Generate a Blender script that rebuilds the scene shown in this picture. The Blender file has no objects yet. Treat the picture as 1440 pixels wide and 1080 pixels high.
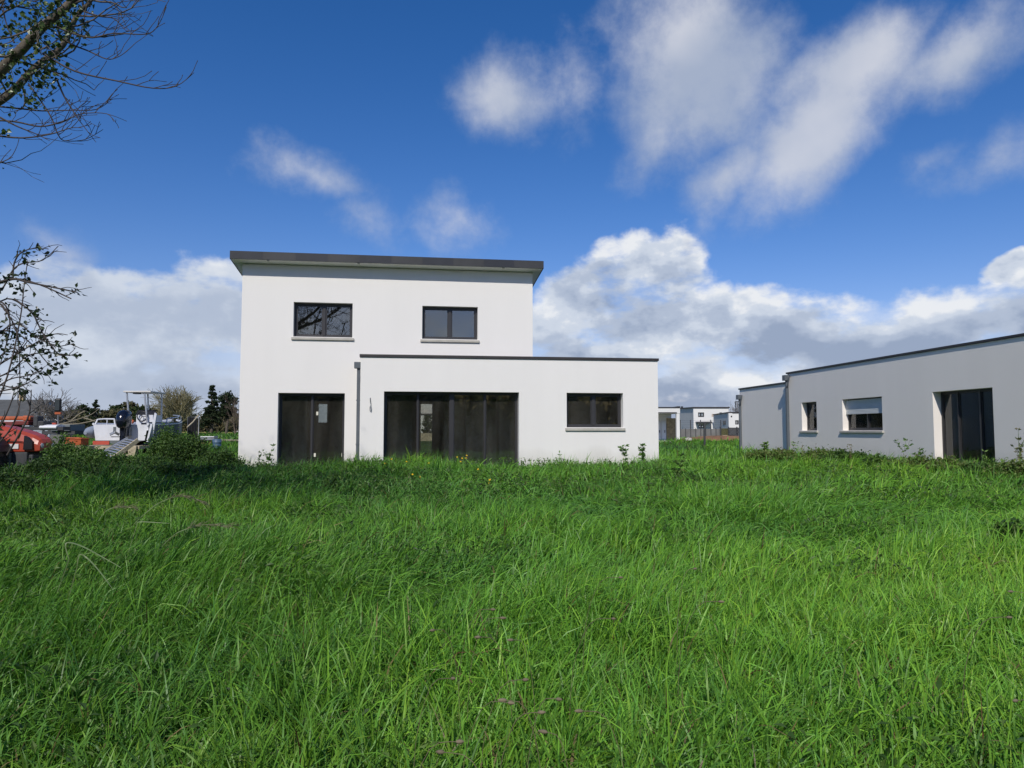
import bpy, math, random
import numpy as np
from mathutils import Vector, Matrix

random.seed(7)
RNG = np.random.default_rng(11)
PI = math.pi
R_ = math.radians
scene = bpy.context.scene
COL = scene.collection

# ------------------------------------------------------------------ camera numbers (photo is 1440 x 1080)
FPX, HOR, ZC = 1040.0, 607.0, 1.06
PITCH = math.atan((HOR - 540.0) / FPX)
_c, _s = math.cos(PITCH), math.sin(PITCH)


def ray(px, py):
    dx, dy, dz = (px - 720.0) / FPX, 1.0, -(py - 540.0) / FPX
    return Vector((dx, dy * _c - dz * _s, dy * _s + dz * _c))


def at(px, py, Y):
    """the point of the place that lies Y metres ahead along the sight line of a photo pixel"""
    d = ray(px, py)
    return Vector((0, 0, ZC)) + d * (Y / d.y)


# ------------------------------------------------------------------ tags
def tag(o, label=None, cat=None, group=None, kind=None):
    if label: o['label'] = label
    if cat: o['category'] = cat
    if group: o['group'] = group
    if kind: o['kind'] = kind
    return o


def thing(name, label, cat, loc=(0, 0, 0), rotz=0.0, group=None):
    o = bpy.data.objects.new(name, None)
    o.empty_display_size = 0.2
    COL.objects.link(o)
    o.location = loc
    o.rotation_euler = (0, 0, rotz)
    return tag(o, label, cat, group)


# ------------------------------------------------------------------ materials
MATS = {}


def nd(nt, kind, **kw):
    n = nt.nodes.new(kind)
    for k, v in kw.items():
        setattr(n, k, v)
    return n


def mat(name, col, rough=0.6, var=0.12, scale=3.0, metal=0.0, spec=0.4, bump=0.0, bscale=60.0, dirt=0.0, streak=False):
    if name in MATS: return MATS[name]
    m = bpy.data.materials.new(name)
    m.use_nodes = True
    nt = m.node_tree
    b = nt.nodes['Principled BSDF']
    b.inputs['Roughness'].default_value = rough
    b.inputs['Metallic'].default_value = metal
    b.inputs['Specular IOR Level'].default_value = spec
    tc = nd(nt, 'ShaderNodeTexCoord')
    src = tc.outputs['Object']
    if streak:
        mp = nd(nt, 'ShaderNodeMapping')
        mp.inputs['Scale'].default_value = (1, 1, 0.12)
        nt.links.new(src, mp.inputs['Vector'])
        src2 = mp.outputs['Vector']
    else:
        src2 = src
    n = nd(nt, 'ShaderNodeTexNoise')
    n.inputs['Scale'].default_value = scale
    n.inputs['Detail'].default_value = 6
    n.inputs['Roughness'].default_value = 0.6
    nt.links.new(src2, n.inputs['Vector'])
    r = nd(nt, 'ShaderNodeMapRange')
    r.inputs['From Min'].default_value = 0.3
    r.inputs['From Max'].default_value = 0.7
    r.inputs['To Min'].default_value = 1 - var
    r.inputs['To Max'].default_value = 1 + var
    nt.links.new(n.outputs['Fac'], r.inputs['Value'])
    mx = nd(nt, 'ShaderNodeVectorMath', operation='SCALE')
    mx.inputs[0].default_value = col[:3]
    nt.links.new(r.outputs['Result'], mx.inputs['Scale'])
    outc = mx.outputs['Vector']
    if dirt > 0:      # splash dirt low on the wall
        sp = nd(nt, 'ShaderNodeSeparateXYZ')
        nt.links.new(src, sp.inputs[0])
        ad = nd(nt, 'ShaderNodeMath', operation='MULTIPLY_ADD')
        ad.inputs[1].default_value = 0.7
        nt.links.new(n.outputs['Fac'], ad.inputs[0])
        nt.links.new(sp.outputs['Z'], ad.inputs[2])
        rr = nd(nt, 'ShaderNodeMapRange')
        rr.inputs['From Min'].default_value = 0.35
        rr.inputs['From Max'].default_value = 0.95
        rr.inputs['To Min'].default_value = dirt
        rr.inputs['To Max'].default_value = 0.0
        nt.links.new(ad.outputs[0], rr.inputs['Value'])
        mm = nd(nt, 'ShaderNodeMix', data_type='RGBA')
        nt.links.new(rr.outputs['Result'], mm.inputs['Factor'])
        nt.links.new(outc, mm.inputs['A'])
        mm.inputs['B'].default_value = (0.30, 0.27, 0.20, 1)
        outc = mm.outputs['Result']
    nt.links.new(outc, b.inputs['Base Color'])
    if bump > 0:
        n2 = nd(nt, 'ShaderNodeTexNoise')
        n2.inputs['Scale'].default_value = bscale
        n2.inputs['Detail'].default_value = 3
        nt.links.new(src, n2.inputs['Vector'])
        bp = nd(nt, 'ShaderNodeBump')
        bp.inputs['Strength'].default_value = bump
        bp.inputs['Distance'].default_value = 0.02
        nt.links.new(n2.outputs['Fac'], bp.inputs['Height'])
        nt.links.new(bp.outputs['Normal'], b.inputs['Normal'])
    MATS[name] = m
    return m


def glass_mat(name, tint, refl=0.09, wob=0.015, glass_lift=0.0):
    m = bpy.data.materials.new(name)
    m.use_nodes = True
    nt = m.node_tree
    nt.nodes.clear()
    out = nd(nt, 'ShaderNodeOutputMaterial')
    tr = nd(nt, 'ShaderNodeBsdfTransparent')
    tr.inputs['Color'].default_value = (*tint, 1)
    gl = nd(nt, 'ShaderNodeBsdfGlossy')
    gl.inputs['Roughness'].default_value = 0.012
    gl.inputs['Color'].default_value = (0.92, 0.95, 0.97, 1)
    fr = nd(nt, 'ShaderNodeFresnel')
    fr.inputs['IOR'].default_value = 1.5
    ad = nd(nt, 'ShaderNodeMath', operation='ADD')
    ad.inputs[1].default_value = refl
    ad.use_clamp = True
    tc = nd(nt, 'ShaderNodeTexCoord')
    n = nd(nt, 'ShaderNodeTexNoise')
    n.inputs['Scale'].default_value = 1.3
    n.inputs['Detail'].default_value = 1
    bp = nd(nt, 'ShaderNodeBump')
    bp.inputs['Strength'].default_value = wob
    bp.inputs['Distance'].default_value = 0.1
    mx = nd(nt, 'ShaderNodeMixShader')
    L = nt.links.new
    L(tc.outputs['Object'], n.inputs['Vector'])
    L(n.outputs['Fac'], bp.inputs['Height'])
    L(bp.outputs['Normal'], gl.inputs['Normal'])
    L(fr.outputs[0], ad.inputs[0])
    L(ad.outputs[0], mx.inputs[0])
    L(tr.outputs[0], mx.inputs[1])
    L(gl.outputs[0], mx.inputs[2])
    # thin pale diffuse film on the pane, added to brighten dark glazing
    df = nd(nt, 'ShaderNodeBsdfDiffuse')
    df.inputs['Color'].default_value = (.62, .58, .48, 1)
    dn = nd(nt, 'ShaderNodeTexNoise')
    dn.inputs['Scale'].default_value = 2.2
    dn.inputs['Detail'].default_value = 4
    dmp = nd(nt, 'ShaderNodeMapping')
    dmp.inputs['Scale'].default_value = (1.6, 1.6, .18)
    L(tc.outputs['Object'], dmp.inputs['Vector'])
    L(dmp.outputs[0], dn.inputs['Vector'])
    dr = nd(nt, 'ShaderNodeMapRange')
    dr.inputs['From Min'].default_value = .32
    dr.inputs['From Max'].default_value = .68
    dr.inputs['To Min'].default_value = glass_lift * .35
    dr.inputs['To Max'].default_value = glass_lift * 1.7
    L(dn.outputs['Fac'], dr.inputs['Value'])
    mx2 = nd(nt, 'ShaderNodeMixShader')
    L(dr.outputs[0], mx2.inputs[0])
    L(mx.outputs[0], mx2.inputs[1])
    L(df.outputs[0], mx2.inputs[2])
    L(mx2.outputs[0], out.inputs[0])
    MATS[name] = m
    return m


def leaf_mat(name, attr=True, col=(0.06, 0.11, 0.03), rough=0.5, trans=0.25, spec=0.3, tboost=(1.25, 1.35, 0.7)):
    """foliage; reads the per-leaf colour attribute 'leafcol'"""
    m = bpy.data.materials.new(name)
    m.use_nodes = True
    nt = m.node_tree
    b = nt.nodes['Principled BSDF']
    out = nt.nodes['Material Output']
    b.inputs['Roughness'].default_value = rough
    b.inputs['Specular IOR Level'].default_value = spec
    tl = nd(nt, 'ShaderNodeBsdfTranslucent')
    mx = nd(nt, 'ShaderNodeMixShader')
    mx.inputs[0].default_value = trans
    L = nt.links.new
    a = nd(nt, 'ShaderNodeAttribute')
    a.attribute_name = 'leafcol'
    L(a.outputs['Color'], b.inputs['Base Color'])
    v = nd(nt, 'ShaderNodeVectorMath', operation='MULTIPLY')
    v.inputs[1].default_value = tboost
    L(a.outputs['Color'], v.inputs[0])
    L(v.outputs[0], tl.inputs['Color'])
    L(b.outputs[0], mx.inputs[1])
    L(tl.outputs[0], mx.inputs[2])
    L(mx.outputs[0], out.inputs[0])
    MATS[name] = m
    return m


# ------------------------------------------------------------------ mesh builder
class MB:
    def __init__(s):
        s.v, s.f, s.sm = [], [], []

    def add(s, vs, fs, smooth=False):
        o = len(s.v)
        s.v += [tuple(p) for p in vs]
        s.f += [tuple(i + o for i in f) for f in fs]
        s.sm += [smooth] * len(fs)
        return s

    def box(s, x0, x1, y0, y1, z0, z1, M=None):
        vs = [Vector(p) for p in ((x0, y0, z0), (x1, y0, z0), (x1, y1, z0), (x0, y1, z0),
                                  (x0, y0, z1), (x1, y0, z1), (x1, y1, z1), (x0, y1, z1))]
        if M is not None: vs = [M @ p for p in vs]
        return s.add(vs, [(0, 3, 2, 1), (4, 5, 6, 7), (0, 1, 5, 4), (1, 2, 6, 5), (2, 3, 7, 6), (3, 0, 4, 7)])

    def prism(s, poly, y0, y1, M=None):
        """polygon in x,z extruded from y0 to y1"""
        n = len(poly)
        vs = [Vector((x, y0, z)) for x, z in poly] + [Vector((x, y1, z)) for x, z in poly]
        if M is not None: vs = [M @ p for p in vs]
        fs = [tuple(range(n)), tuple(range(2 * n - 1, n - 1, -1))]
        fs += [(i, i + n, (i + 1) % n + n, (i + 1) % n) for i in range(n)]
        return s.add(vs, fs)

    def loft(s, rings, close=True, smooth=True, cap=True):
        n = len(rings[0])
        vs = [p for r in rings for p in r]
        fs = []
        for k in range(len(rings) - 1):
            for i in range(n if close else n - 1):
                j = (i + 1) % n
                fs.append((k * n + i, k * n + j, (k + 1) * n + j, (k + 1) * n + i))
        s.add(vs, fs, smooth)
        if cap and close:
            s.add(rings[0], [tuple(range(n - 1, -1, -1))])
            s.add(rings[-1], [tuple(range(n))])
        return s

    def tube(s, pts, rad, n=6, smooth=True, cap=True):
        pts = [Vector(p) for p in pts]
        if not hasattr(rad, '__len__'): rad = [rad] * len(pts)
        rings = []
        up = None
        for i, p in enumerate(pts):
            d = (pts[min(i + 1, len(pts) - 1)] - pts[max(i - 1, 0)])
            if d.length < 1e-9: d = Vector((0, 0, 1))
            d.normalize()
            if up is None:
                up = d.orthogonal().normalized()
            else:
                up = (up - d * up.dot(d))
                up = up.normalized() if up.length > 1e-6 else d.orthogonal().normalized()
            w = d.cross(up)
            rings.append([p + (up * math.cos(2 * PI * k / n) + w * math.sin(2 * PI * k / n)) * rad[i] for k in range(n)])
        return s.loft(rings, True, smooth, cap)

    def lathe(s, prof, axis='y', c=(0, 0, 0), n=28, smooth=True):
        """profile of (radius, height) turned about an axis"""
        rings = []
        for r, h in prof:
            ring = []
            for k in range(n):
                a = 2 * PI * k / n
                q = {'y': (r * math.cos(a), h, r * math.sin(a)), 'z': (r * math.cos(a), r * math.sin(a), h),
                     'x': (h, r * math.cos(a), r * math.sin(a))}[axis]
                ring.append(Vector(q) + Vector(c))
            rings.append(ring)
        return s.loft(rings, True, smooth, True)

    def build(s, name, m, parent=None, bevel=0.0, loc=None):
        me = bpy.data.meshes.new(name)
        me.from_pydata(s.v, [], s.f)
        me.polygons.foreach_set('use_smooth', s.sm)
        me.materials.append(m)
        me.update()
        o = bpy.data.objects.new(name, me)
        COL.objects.link(o)
        if parent is not None: o.parent = parent
        if loc is not None: o.location = loc
        if bevel > 0:
            md = o.modifiers.new('bevel', 'BEVEL')
            md.width = bevel
            md.segments = 2
            md.limit_method = 'ANGLE'
            md.angle_limit = R_(40)
        return o


def np_mesh(name, verts, faces_flat, sizes, m, parent=None, col=None, smooth=True):
    """mesh from arrays; col is a per-vertex colour"""
    me = bpy.data.meshes.new(name)
    nv, nf = len(verts), len(sizes)
    me.vertices.add(nv)
    me.vertices.foreach_set('co', np.ascontiguousarray(verts, dtype=np.float32).ravel())
    me.loops.add(len(faces_flat))
    me.loops.foreach_set('vertex_index', np.ascontiguousarray(faces_flat, dtype=np.int32))
    me.polygons.add(nf)
    st = np.zeros(nf, dtype=np.int32)
    st[1:] = np.cumsum(sizes)[:-1]
    me.polygons.foreach_set('loop_start', st)
    me.polygons.foreach_set('use_smooth', np.full(nf, smooth, dtype=bool))
    if col is not None:
        a = me.attributes.new('leafcol', 'FLOAT_COLOR', 'POINT')
        c4 = np.ones((nv, 4), dtype=np.float32)
        c4[:, :3] = col
        a.data.foreach_set('color', c4.ravel())
    me.materials.append(m)
    me.update(calc_edges=True)
    me.validate()
    o = bpy.data.objects.new(name, me)
    COL.objects.link(o)
    if parent is not None: o.parent = parent
    return o


def unit(a):
    return a / np.maximum(np.linalg.norm(a, axis=-1, keepdims=True), 1e-9)


def leaves(name, cen, size, cols, m, parent=None, aspect=0.5, droop=0.0, rng=RNG, up=0.0, var=0.25, dirs=None):
    """one small folded leaf (6 vertices) at every centre"""
    cen = np.asarray(cen, dtype=float)
    N = len(cen)
    size = np.broadcast_to(np.asarray(size, dtype=float), (N,)) * rng.uniform(0.65, 1.35, N)
    d = unit(rng.normal(size=(N, 3)) + np.array([0, 0, -droop])) if dirs is None else unit(np.asarray(dirs) + 0.35 * rng.normal(size=(N, 3)))
    nrm = rng.normal(size=(N, 3)) + np.array([0, 0, up])
    side = unit(np.cross(d, nrm))
    nn = unit(np.cross(side, d))
    L = size[:, None]
    W = (size * aspect * 0.5)[:, None]
    v = np.empty((N, 6, 3))
    v[:, 0] = cen - d * L * 0.5
    v[:, 1] = cen - d * L * 0.05 + side * W + nn * L * 0.10
    v[:, 2] = cen - d * L * 0.05 - nn * L * 0.02
    v[:, 3] = cen - d * L * 0.05 - side * W + nn * L * 0.10
    v[:, 4] = cen + d * L * 0.5 - nn * L * 0.12
    v[:, 5] = cen + d * L * 0.28 + side * W * 0.55
    f = np.array([[0, 2, 1], [0, 3, 2], [2, 4, 1], [3, 4, 2]])
    idx = (np.arange(N)[:, None, None] * 6 + f[None]).reshape(-1)
    cols = np.asarray(cols, dtype=float)
    pick = cols[rng.integers(0, len(cols), N)] * rng.uniform(1 - var, 1 + var, (N, 1))
    return np_mesh(name, v.reshape(-1, 3), idx, np.full(N * 4, 3), m, parent, np.repeat(pick, 6, axis=0), smooth=False)


# ------------------------------------------------------------------ terrain
def sstep(a, b, x):
    t = np.clip((x - a) / (b - a), 0, 1)
    return t * t * (3 - 2 * t)


def ground(x, y):
    x = np.asarray(x, dtype=float)
    y = np.asarray(y, dtype=float)
    z = -0.44 + 0.39 * sstep(3, 18, y) + 0.13 * sstep(20, 28, y) + 0.37 * sstep(28, 48, y) + 0.42 * sstep(48, 110, y)
    z = z - 0.22 * sstep(-9, -14, x) * (1 - sstep(22, 30, y)) * sstep(4, 14, y)
    z = z + 0.035 * np.sin(x * 0.83 + 0.5 * y) * np.cos(0.61 * y - 0.3 * x) * sstep(60, 20, y) * sstep(-40, -10, y)
    return z


def g(x, y):
    return float(ground(x, y))


# palette
M_white = mat('white_render', (0.80, 0.78, 0.745), 0.9, 0.014, 1.6, spec=0.15, bump=0.35, bscale=120, dirt=0.42, streak=True)
M_white2 = mat('pale_grey_render', (0.85, 0.805, 0.745), 0.9, 0.018, 1.4, spec=0.15, bump=0.4, bscale=120, dirt=0.38, streak=True)
M_farwhite = mat('far_white_render', (0.74, 0.73, 0.70), 0.9, 0.04, 0.8, spec=0.1)
M_fargrey = mat('far_grey_render', (0.66, 0.64, 0.60), 0.9, 0.05, 0.8, spec=0.1)
M_slate = mat('zinc_fascia', (0.030, 0.032, 0.038), 0.5, 0.2, 1.6, spec=0.4)
M_soffit = mat('soffit_board', (0.86, 0.855, 0.81), 0.6, 0.04, 2.0)
M_coping = mat('dark_coping', (0.038, 0.034, 0.034), 0.5, 0.2, 2.0)
M_frame = mat('anthracite_frame', (0.036, 0.035, 0.037), 0.38, 0.10, 3.0, spec=0.5)
M_framew = mat('white_frame', (0.70, 0.71, 0.73), 0.4, 0.04, 3.0)
M_sill = mat('cast_stone_sill', (0.44, 0.42, 0.37), 0.85, 0.14, 5.0, bump=0.2)
M_pipe = mat('grey_downpipe', (0.10, 0.115, 0.13), 0.45, 0.15, 3.0)
M_room = mat('bare_blockwork_room', (0.66, 0.58, 0.45), 0.9, 0.30, 1.2)
M_floor = mat('screed_floor', (0.38, 0.35, 0.30), 0.9, 0.2, 1.5)
M_shut = mat('shutter_slats', (0.62, 0.64, 0.64), 0.5, 0.04, 2.0)
M_glass = glass_mat('window_glass', (0.86, 0.87, 0.84), 0.085, glass_lift=.028)
M_glass2 = glass_mat('upper_window_glass', (0.80, 0.81, 0.78), 0.105, glass_lift=.004)
M_glass3 = glass_mat('bungalow_glass', (0.80, 0.80, 0.78), 0.02, glass_lift=.02)
M_wood = mat('weathered_wood', (0.23, 0.19, 0.13), 0.85, 0.35, 5.0, streak=True)
M_woodpale = mat('pale_timber', (0.42, 0.36, 0.25), 0.85, 0.3, 5.0)
M_bark = mat('grey_bark', (0.105, 0.088, 0.066), 0.9, 0.4, 9.0, bump=0.6, bscale=30)
M_twig = mat('dark_twig_bark', (0.060, 0.048, 0.042), 0.8, 0.3, 9.0)
M_palebark = mat('pale_far_bark', (0.20, 0.175, 0.125), 0.9, 0.3, 4.0)
M_leaf = leaf_mat('leaf')
M_ivy = leaf_mat('ivy_leaf', rough=0.35, trans=0.12, spec=0.45)
M_grass = leaf_mat('grass_blade', rough=0.42, trans=0.30, spec=0.28)
M_far_leaf = leaf_mat('far_leaf', rough=0.8, trans=0.1, spec=0.1)
M_stem = mat('green_stem', (0.10, 0.15, 0.04), 0.6, 0.25, 6.0)
M_drystem = mat('dry_stem', (0.25, 0.19, 0.10), 0.8, 0.25, 6.0)
M_black = mat('black_plastic', (0.012, 0.012, 0.014), 0.4, 0.2, 4.0)
M_rubber = mat('tyre_rubber', (0.022, 0.021, 0.020), 0.85, 0.3, 6.0)
M_orange = mat('orange_red_paint', (0.36, 0.055, 0.028), 0.38, 0.12, 2.0, spec=0.5)  # darkened in colour for the tree shade on the hood
M_orange2 = mat('faded_orange', (0.40, 0.095, 0.032), 0.6, 0.2, 3.0)
M_steel = mat('grey_steel', (0.28, 0.29, 0.30), 0.45, 0.2, 4.0, metal=0.6)
M_alu = mat('aluminium_tube', (0.55, 0.56, 0.58), 0.35, 0.1, 4.0, metal=0.7)
M_dgrey = mat('dark_grey_cast', (0.05, 0.052, 0.055), 0.7, 0.25, 4.0)
M_boatw = mat('white_gelcoat', (0.66, 0.68, 0.72), 0.3, 0.10, 2.5, spec=0.5)
M_hullg = mat('grey_hull', (0.115, 0.135, 0.145), 0.55, 0.10, 2.0)
M_red = mat('red_antifouling', (0.42, 0.07, 0.045), 0.7, 0.2, 3.0)
M_outb = mat('outboard_black', (0.006, 0.008, 0.016), 0.16, 0.1, 3.0, spec=0.6)
M_barn = mat('barn_slate', (0.085, 0.088, 0.085), 0.8, 0.2, 1.5)
M_barnw = mat('barn_wall', (0.40, 0.42, 0.46), 0.8, 0.1, 1.5)
M_blue = mat('blue_drum', (0.07, 0.13, 0.20), 0.5, 0.2, 3.0)
M_conc = mat('fence_concrete', (0.17, 0.165, 0.155), 0.9, 0.2, 1.2)
M_stone = mat('brown_stone_cladding', (0.36, 0.27, 0.15), 0.9, 0.35, 7.0, bump=0.5, bscale=14)
M_yellow = mat('yellow_petal', (0.80, 0.50, 0.015), 0.6, 0.15, 8.0)
M_seed = mat('dried_seed_head', (0.17, 0.14, 0.09), 0.9, 0.3, 30.0)
M_soil = mat('bare_soil', (0.20, 0.11, 0.06), 0.95, 0.3, 2.0)
M_cable = mat('grey_cable', (0.30, 0.31, 0.32), 0.6, 0.1, 3.0)

# ------------------------------------------------------------------ ground
def build_ground():
    def axis(lo, hi, fine0, fine1, step):
        a = list(np.arange(fine0, fine1 + 1e-6, step))
        x, s = fine1, step
        while x < hi:
            s *= 1.35; x += s; a.append(min(x, hi))
        x, s = fine0, step
        while x > lo:
            s *= 1.35; x -= s; a.insert(0, max(x, lo))
        return np.array(a)
    xs, ys = axis(-1800, 1800, -24, 24, 0.5), axis(-600, 2500, -8, 50, 0.5)
    X, Y = np.meshgrid(xs, ys)
    V = np.stack([X, Y, ground(X, Y)], -1).reshape(-1, 3)
    nx, ny = len(xs), len(ys)
    i, j = np.meshgrid(np.arange(nx - 1), np.arange(ny - 1))
    a = (j * nx + i).ravel()
    F = np.stack([a, a + 1, a + nx + 1, a + nx], -1)
    m = bpy.data.materials.new('meadow_ground')
    m.use_nodes = True
    nt = m.node_tree
    b = nt.nodes['Principled BSDF']
    b.inputs['Roughness'].default_value = 0.95
    b.inputs['Specular IOR Level'].default_value = 0.1
    L = nt.links.new
    tc = nd(nt, 'ShaderNodeTexCoord')
    n1 = nd(nt, 'ShaderNodeTexNoise'); n1.inputs['Scale'].default_value = 0.25; n1.inputs['Detail'].default_value = 8
    n2 = nd(nt, 'ShaderNodeTexNoise'); n2.inputs['Scale'].default_value = 6.0; n2.inputs['Detail'].default_value = 6
    L(tc.outputs['Object'], n1.inputs['Vector']); L(tc.outputs['Object'], n2.inputs['Vector'])
    r = nd(nt, 'ShaderNodeValToRGB')
    r.color_ramp.elements[0].position = 0.3; r.color_ramp.elements[0].color = (0.020, 0.042, 0.010, 1)
    r.color_ramp.elements[1].position = 0.7; r.color_ramp.elements[1].color = (0.060, 0.105, 0.022, 1)
    ad = nd(nt, 'ShaderNodeMath', operation='MULTIPLY_ADD')
    ad.inputs[1].default_value = 0.5
    mu = nd(nt, 'ShaderNodeMath', operation='MULTIPLY'); mu.inputs[1].default_value = 0.5
    L(n2.outputs['Fac'], mu.inputs[0]); L(n1.outputs['Fac'], ad.inputs[0]); L(mu.outputs[0], ad.inputs[2])
    L(ad.outputs[0], r.inputs['Fac']); L(r.outputs['Color'], b.inputs['Base Color'])
    o = np_mesh('ground', V, F.ravel(), np.full(len(F), 4), m)
    tag(o, kind='structure')


build_ground()

# ------------------------------------------------------------------ walls with openings
def wall_holes(mb, u0, u1, z0, z1, holes, v0, v1, axis='u', pos=None):
    """a wall panel from u0..u1, z0..z1 between depths v0 and v1 with rectangular holes (ua,ub,za,zb); reveals are part of it"""
    us = sorted({u0, u1, *[h[0] for h in holes], *[h[1] for h in holes]})
    zs = sorted({z0, z1, *[h[2] for h in holes], *[h[3] for h in holes]})
    us = [u for u in us if u0 <= u <= u1]
    zs = [z for z in zs if z0 <= z <= z1]
    nu, nz = len(us) - 1, len(zs) - 1

    def solid(i, k):
        if not (0 <= i < nu and 0 <= k < nz): return False
        cu, cz = (us[i] + us[i + 1]) / 2, (zs[k] + zs[k + 1]) / 2
        return not any(h[0] < cu < h[1] and h[2] < cz < h[3] for h in holes)

    def P(u, v, z):
        return (u, v, z) if axis == 'u' else (v, u, z)
    for i in range(nu):
        for k in range(nz):
            if not solid(i, k): continue
            a, b, c, d = us[i], us[i + 1], zs[k], zs[k + 1]
            q = [[P(a, v0, c), P(b, v0, c), P(b, v0, d), P(a, v0, d)], [P(b, v1, c), P(a, v1, c), P(a, v1, d), P(b, v1, d)]]
            if not solid(i - 1, k): q.append([P(a, v1, c), P(a, v0, c), P(a, v0, d), P(a, v1, d)])
            if not solid(i + 1, k): q.append([P(b, v0, c), P(b, v1, c), P(b, v1, d), P(b, v0, d)])
            if not solid(i, k - 1): q.append([P(a, v1, c), P(b, v1, c), P(b, v0, c), P(a, v0, c)])
            if not solid(i, k + 1): q.append([P(a, v0, d), P(b, v0, d), P(b, v1, d), P(a, v1, d)])
            for f in q: mb.add(f, [(0, 1, 2, 3)])
    return mb


def glazing(root, ua, ub, za, zb, v, splits, name='window', fw=0.055, sill=True, doorlike=False, fm=None, gm=None,
            iw=0.035, thick=0.07, swap=False):
    """a window or glazed door as one part: outer frame, mullions; each pane and the sill are sub-parts"""
    fm = fm or M_frame
    gm = gm or M_glass

    def B(mb, a, b, c, d, e, f):
        return mb.box(a, b, c, d, e, f) if not swap else mb.box(c, d, a, b, e, f)
    mb = MB()
    B(mb, ua, ub, v, v + thick, zb - fw, zb)
    B(mb, ua, ub, v, v + thick, za, za + fw)
    B(mb, ua, ua + fw, v, v + thick, za + fw, zb - fw)
    B(mb, ub - fw, ub, v, v + thick, za + fw, zb - fw)
    edges = [ua + fw]
    for s, w in splits:
        B(mb, s - w / 2, s + w / 2, v - 0.012, v + thick - 0.01, za + fw, zb - fw)
        edges += [s - w / 2, s + w / 2]
    edges.append(ub - fw)
    o = mb.build(name, fm, root, bevel=0.004)
    for k in range(0, len(edges), 2):
        a, b = edges[k], edges[k + 1]
        m2 = MB()
        B(m2, a, b, v + 0.02, v + 0.06, zb - fw - iw, zb - fw)
        B(m2, a, b, v + 0.02, v + 0.06, za + fw, za + fw + iw)
        B(m2, a, a + iw, v + 0.02, v + 0.06, za + fw + iw, zb - fw - iw)
        B(m2, b - iw, b, v + 0.02, v + 0.06, za + fw + iw, zb - fw - iw)
        m2.build('sash', fm, o)
        m3 = MB()
        B(m3, a + iw, b - iw, v + 0.036, v + 0.044, za + fw + iw, zb - fw - iw)
        m3.build('pane', gm, o)
    return o


# ------------------------------------------------------------------ the white house
HA = R_(8.2)
HOUSE_LOC = (-4.0894, 19.9063, 0.0)
house = thing('modern_house', 'white rendered two storey house with flat roofed front extension and dark framed windows', 'house', HOUSE_LOC, HA)
MV = 0.8           # main front stands this far behind the extension front
TH = 0.30          # wall thickness
DEP = 8.6
X0, X1, XE = -3.29, 4.855, 8.345
SL = (0.63, 4.33, -0.02, 2.15)
WE = (5.68, 7.31, 1.18, 2.15)
W1 = (-1.90, -0.29, 3.70, 4.67)
W2 = (1.66, 3.25, 3.70, 4.65)
DR = (-2.27, -0.47, -0.02, 2.13)
WT = 5.70
# main block walls
mb = MB()
wall_holes(mb, X0, 0.0, -0.35, WT, [DR, W1], MV, MV + TH)
wall_holes(mb, 0.0, X1, -0.35, WT, [W2, (0.02, X1 - TH, -0.3, 2.75)], MV, MV + TH)
wall_holes(mb, MV + TH, DEP, -0.35, 5.60, [], X0, X0 + TH, axis='v')
wall_holes(mb, MV + TH, DEP, -0.35, 5.60, [(MV + TH + .001, DEP - .001, -0.3, 2.72)], X1 - TH, X1, axis='v')
wall_holes(mb, X0 + TH, X1 - TH, -0.35, 5.60, [(-2.08, -1.69, 1.37, 2.14), (1.76, 2.27, 0.22, 2.16), (1.9, 2.9, 3.75, 4.6)], DEP - TH, DEP)
mb.build('main_wall', M_white, house)
# extension walls (butted to the main block)
mb = MB()
wall_holes(mb, 0.0, XE, -0.35, 3.075, [SL, WE], 0.0, TH)
mb.box(0.0, TH, TH, MV, -0.35, 3.075)
wall_holes(mb, TH, DEP, -0.35, 3.075, [], XE - TH, XE, axis='v')
wall_holes(mb, X1, XE - TH, -0.35, 3.075, [(6.2, 7.0, 1.2, 2.1)], DEP - TH, DEP)
mb.build('extension_wall', M_white, house)
# floors, ceilings, partition
mb = MB()
mb.box(X0 + TH, X1 - TH, MV + TH, DEP - TH, -0.35, 0.0)
mb.box(X1 - TH, XE - TH, TH, DEP - TH, -0.35, -0.004)
mb.box(TH, X1 - TH, TH, MV + TH, -0.35, -0.004)
mb.build('ground_floor', M_floor, house)
mb = MB()
mb.box(X0 + TH, X1 - TH, MV + TH, DEP - TH, 2.72, 2.95)
mb.build('upper_floor', M_room, house)
for q in ((0.02, 0.12, MV + TH, 5.5, 0.0, 2.72), (0.125, 1.42, 2.9, 3.0, 0.0, 2.72), (2.42, 3.06, 3.3, 3.4, 0.0, 2.72), (3.065, 3.165, 2.6, 3.4, 0.0, 2.72),
          (3.17, 4.05, 2.9, 3.0, 0.0, 2.72), (4.055, 4.15, 2.2, 3.0, 0.0, 2.72), (4.155, 5.0, 2.3, 2.4, 0.0, 2.72), (5.2, 8.0, 2.5, 2.6, 0.0, 2.72),
          (-2.95, -1.75, 2.9, 3.0, 0.0, 2.72), (-0.98, 0.015, 3.3, 3.4, 0.0, 2.72), (0.4, 0.5, MV + TH, 6.0, 2.95, 5.5)):
    MB().box(*q).build('partition_wall', M_room, house)
mb = MB()
e = 0.012
mb.box(X0 + TH, X0 + TH + e, MV + TH, DEP - TH, 0, 2.72)
mb.box(XE - TH - e, XE - TH, TH, DEP - TH, 0, 2.72)
mb.box(X0 + TH, XE - TH, MV + TH + 0.001, DEP - TH, 2.68, 2.719)
mb.box(TH, XE - TH, TH, MV + TH, 2.68, 2.719)
wall_holes(mb, X0 + TH + e, XE - TH - e, 0, 2.68, [(-2.08, -1.69, 1.37, 2.14), (1.76, 2.27, 0.22, 2.16), (6.2, 7.0, 1.2, 2.1)], DEP - TH - e, DEP - TH - 0.001)
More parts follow.
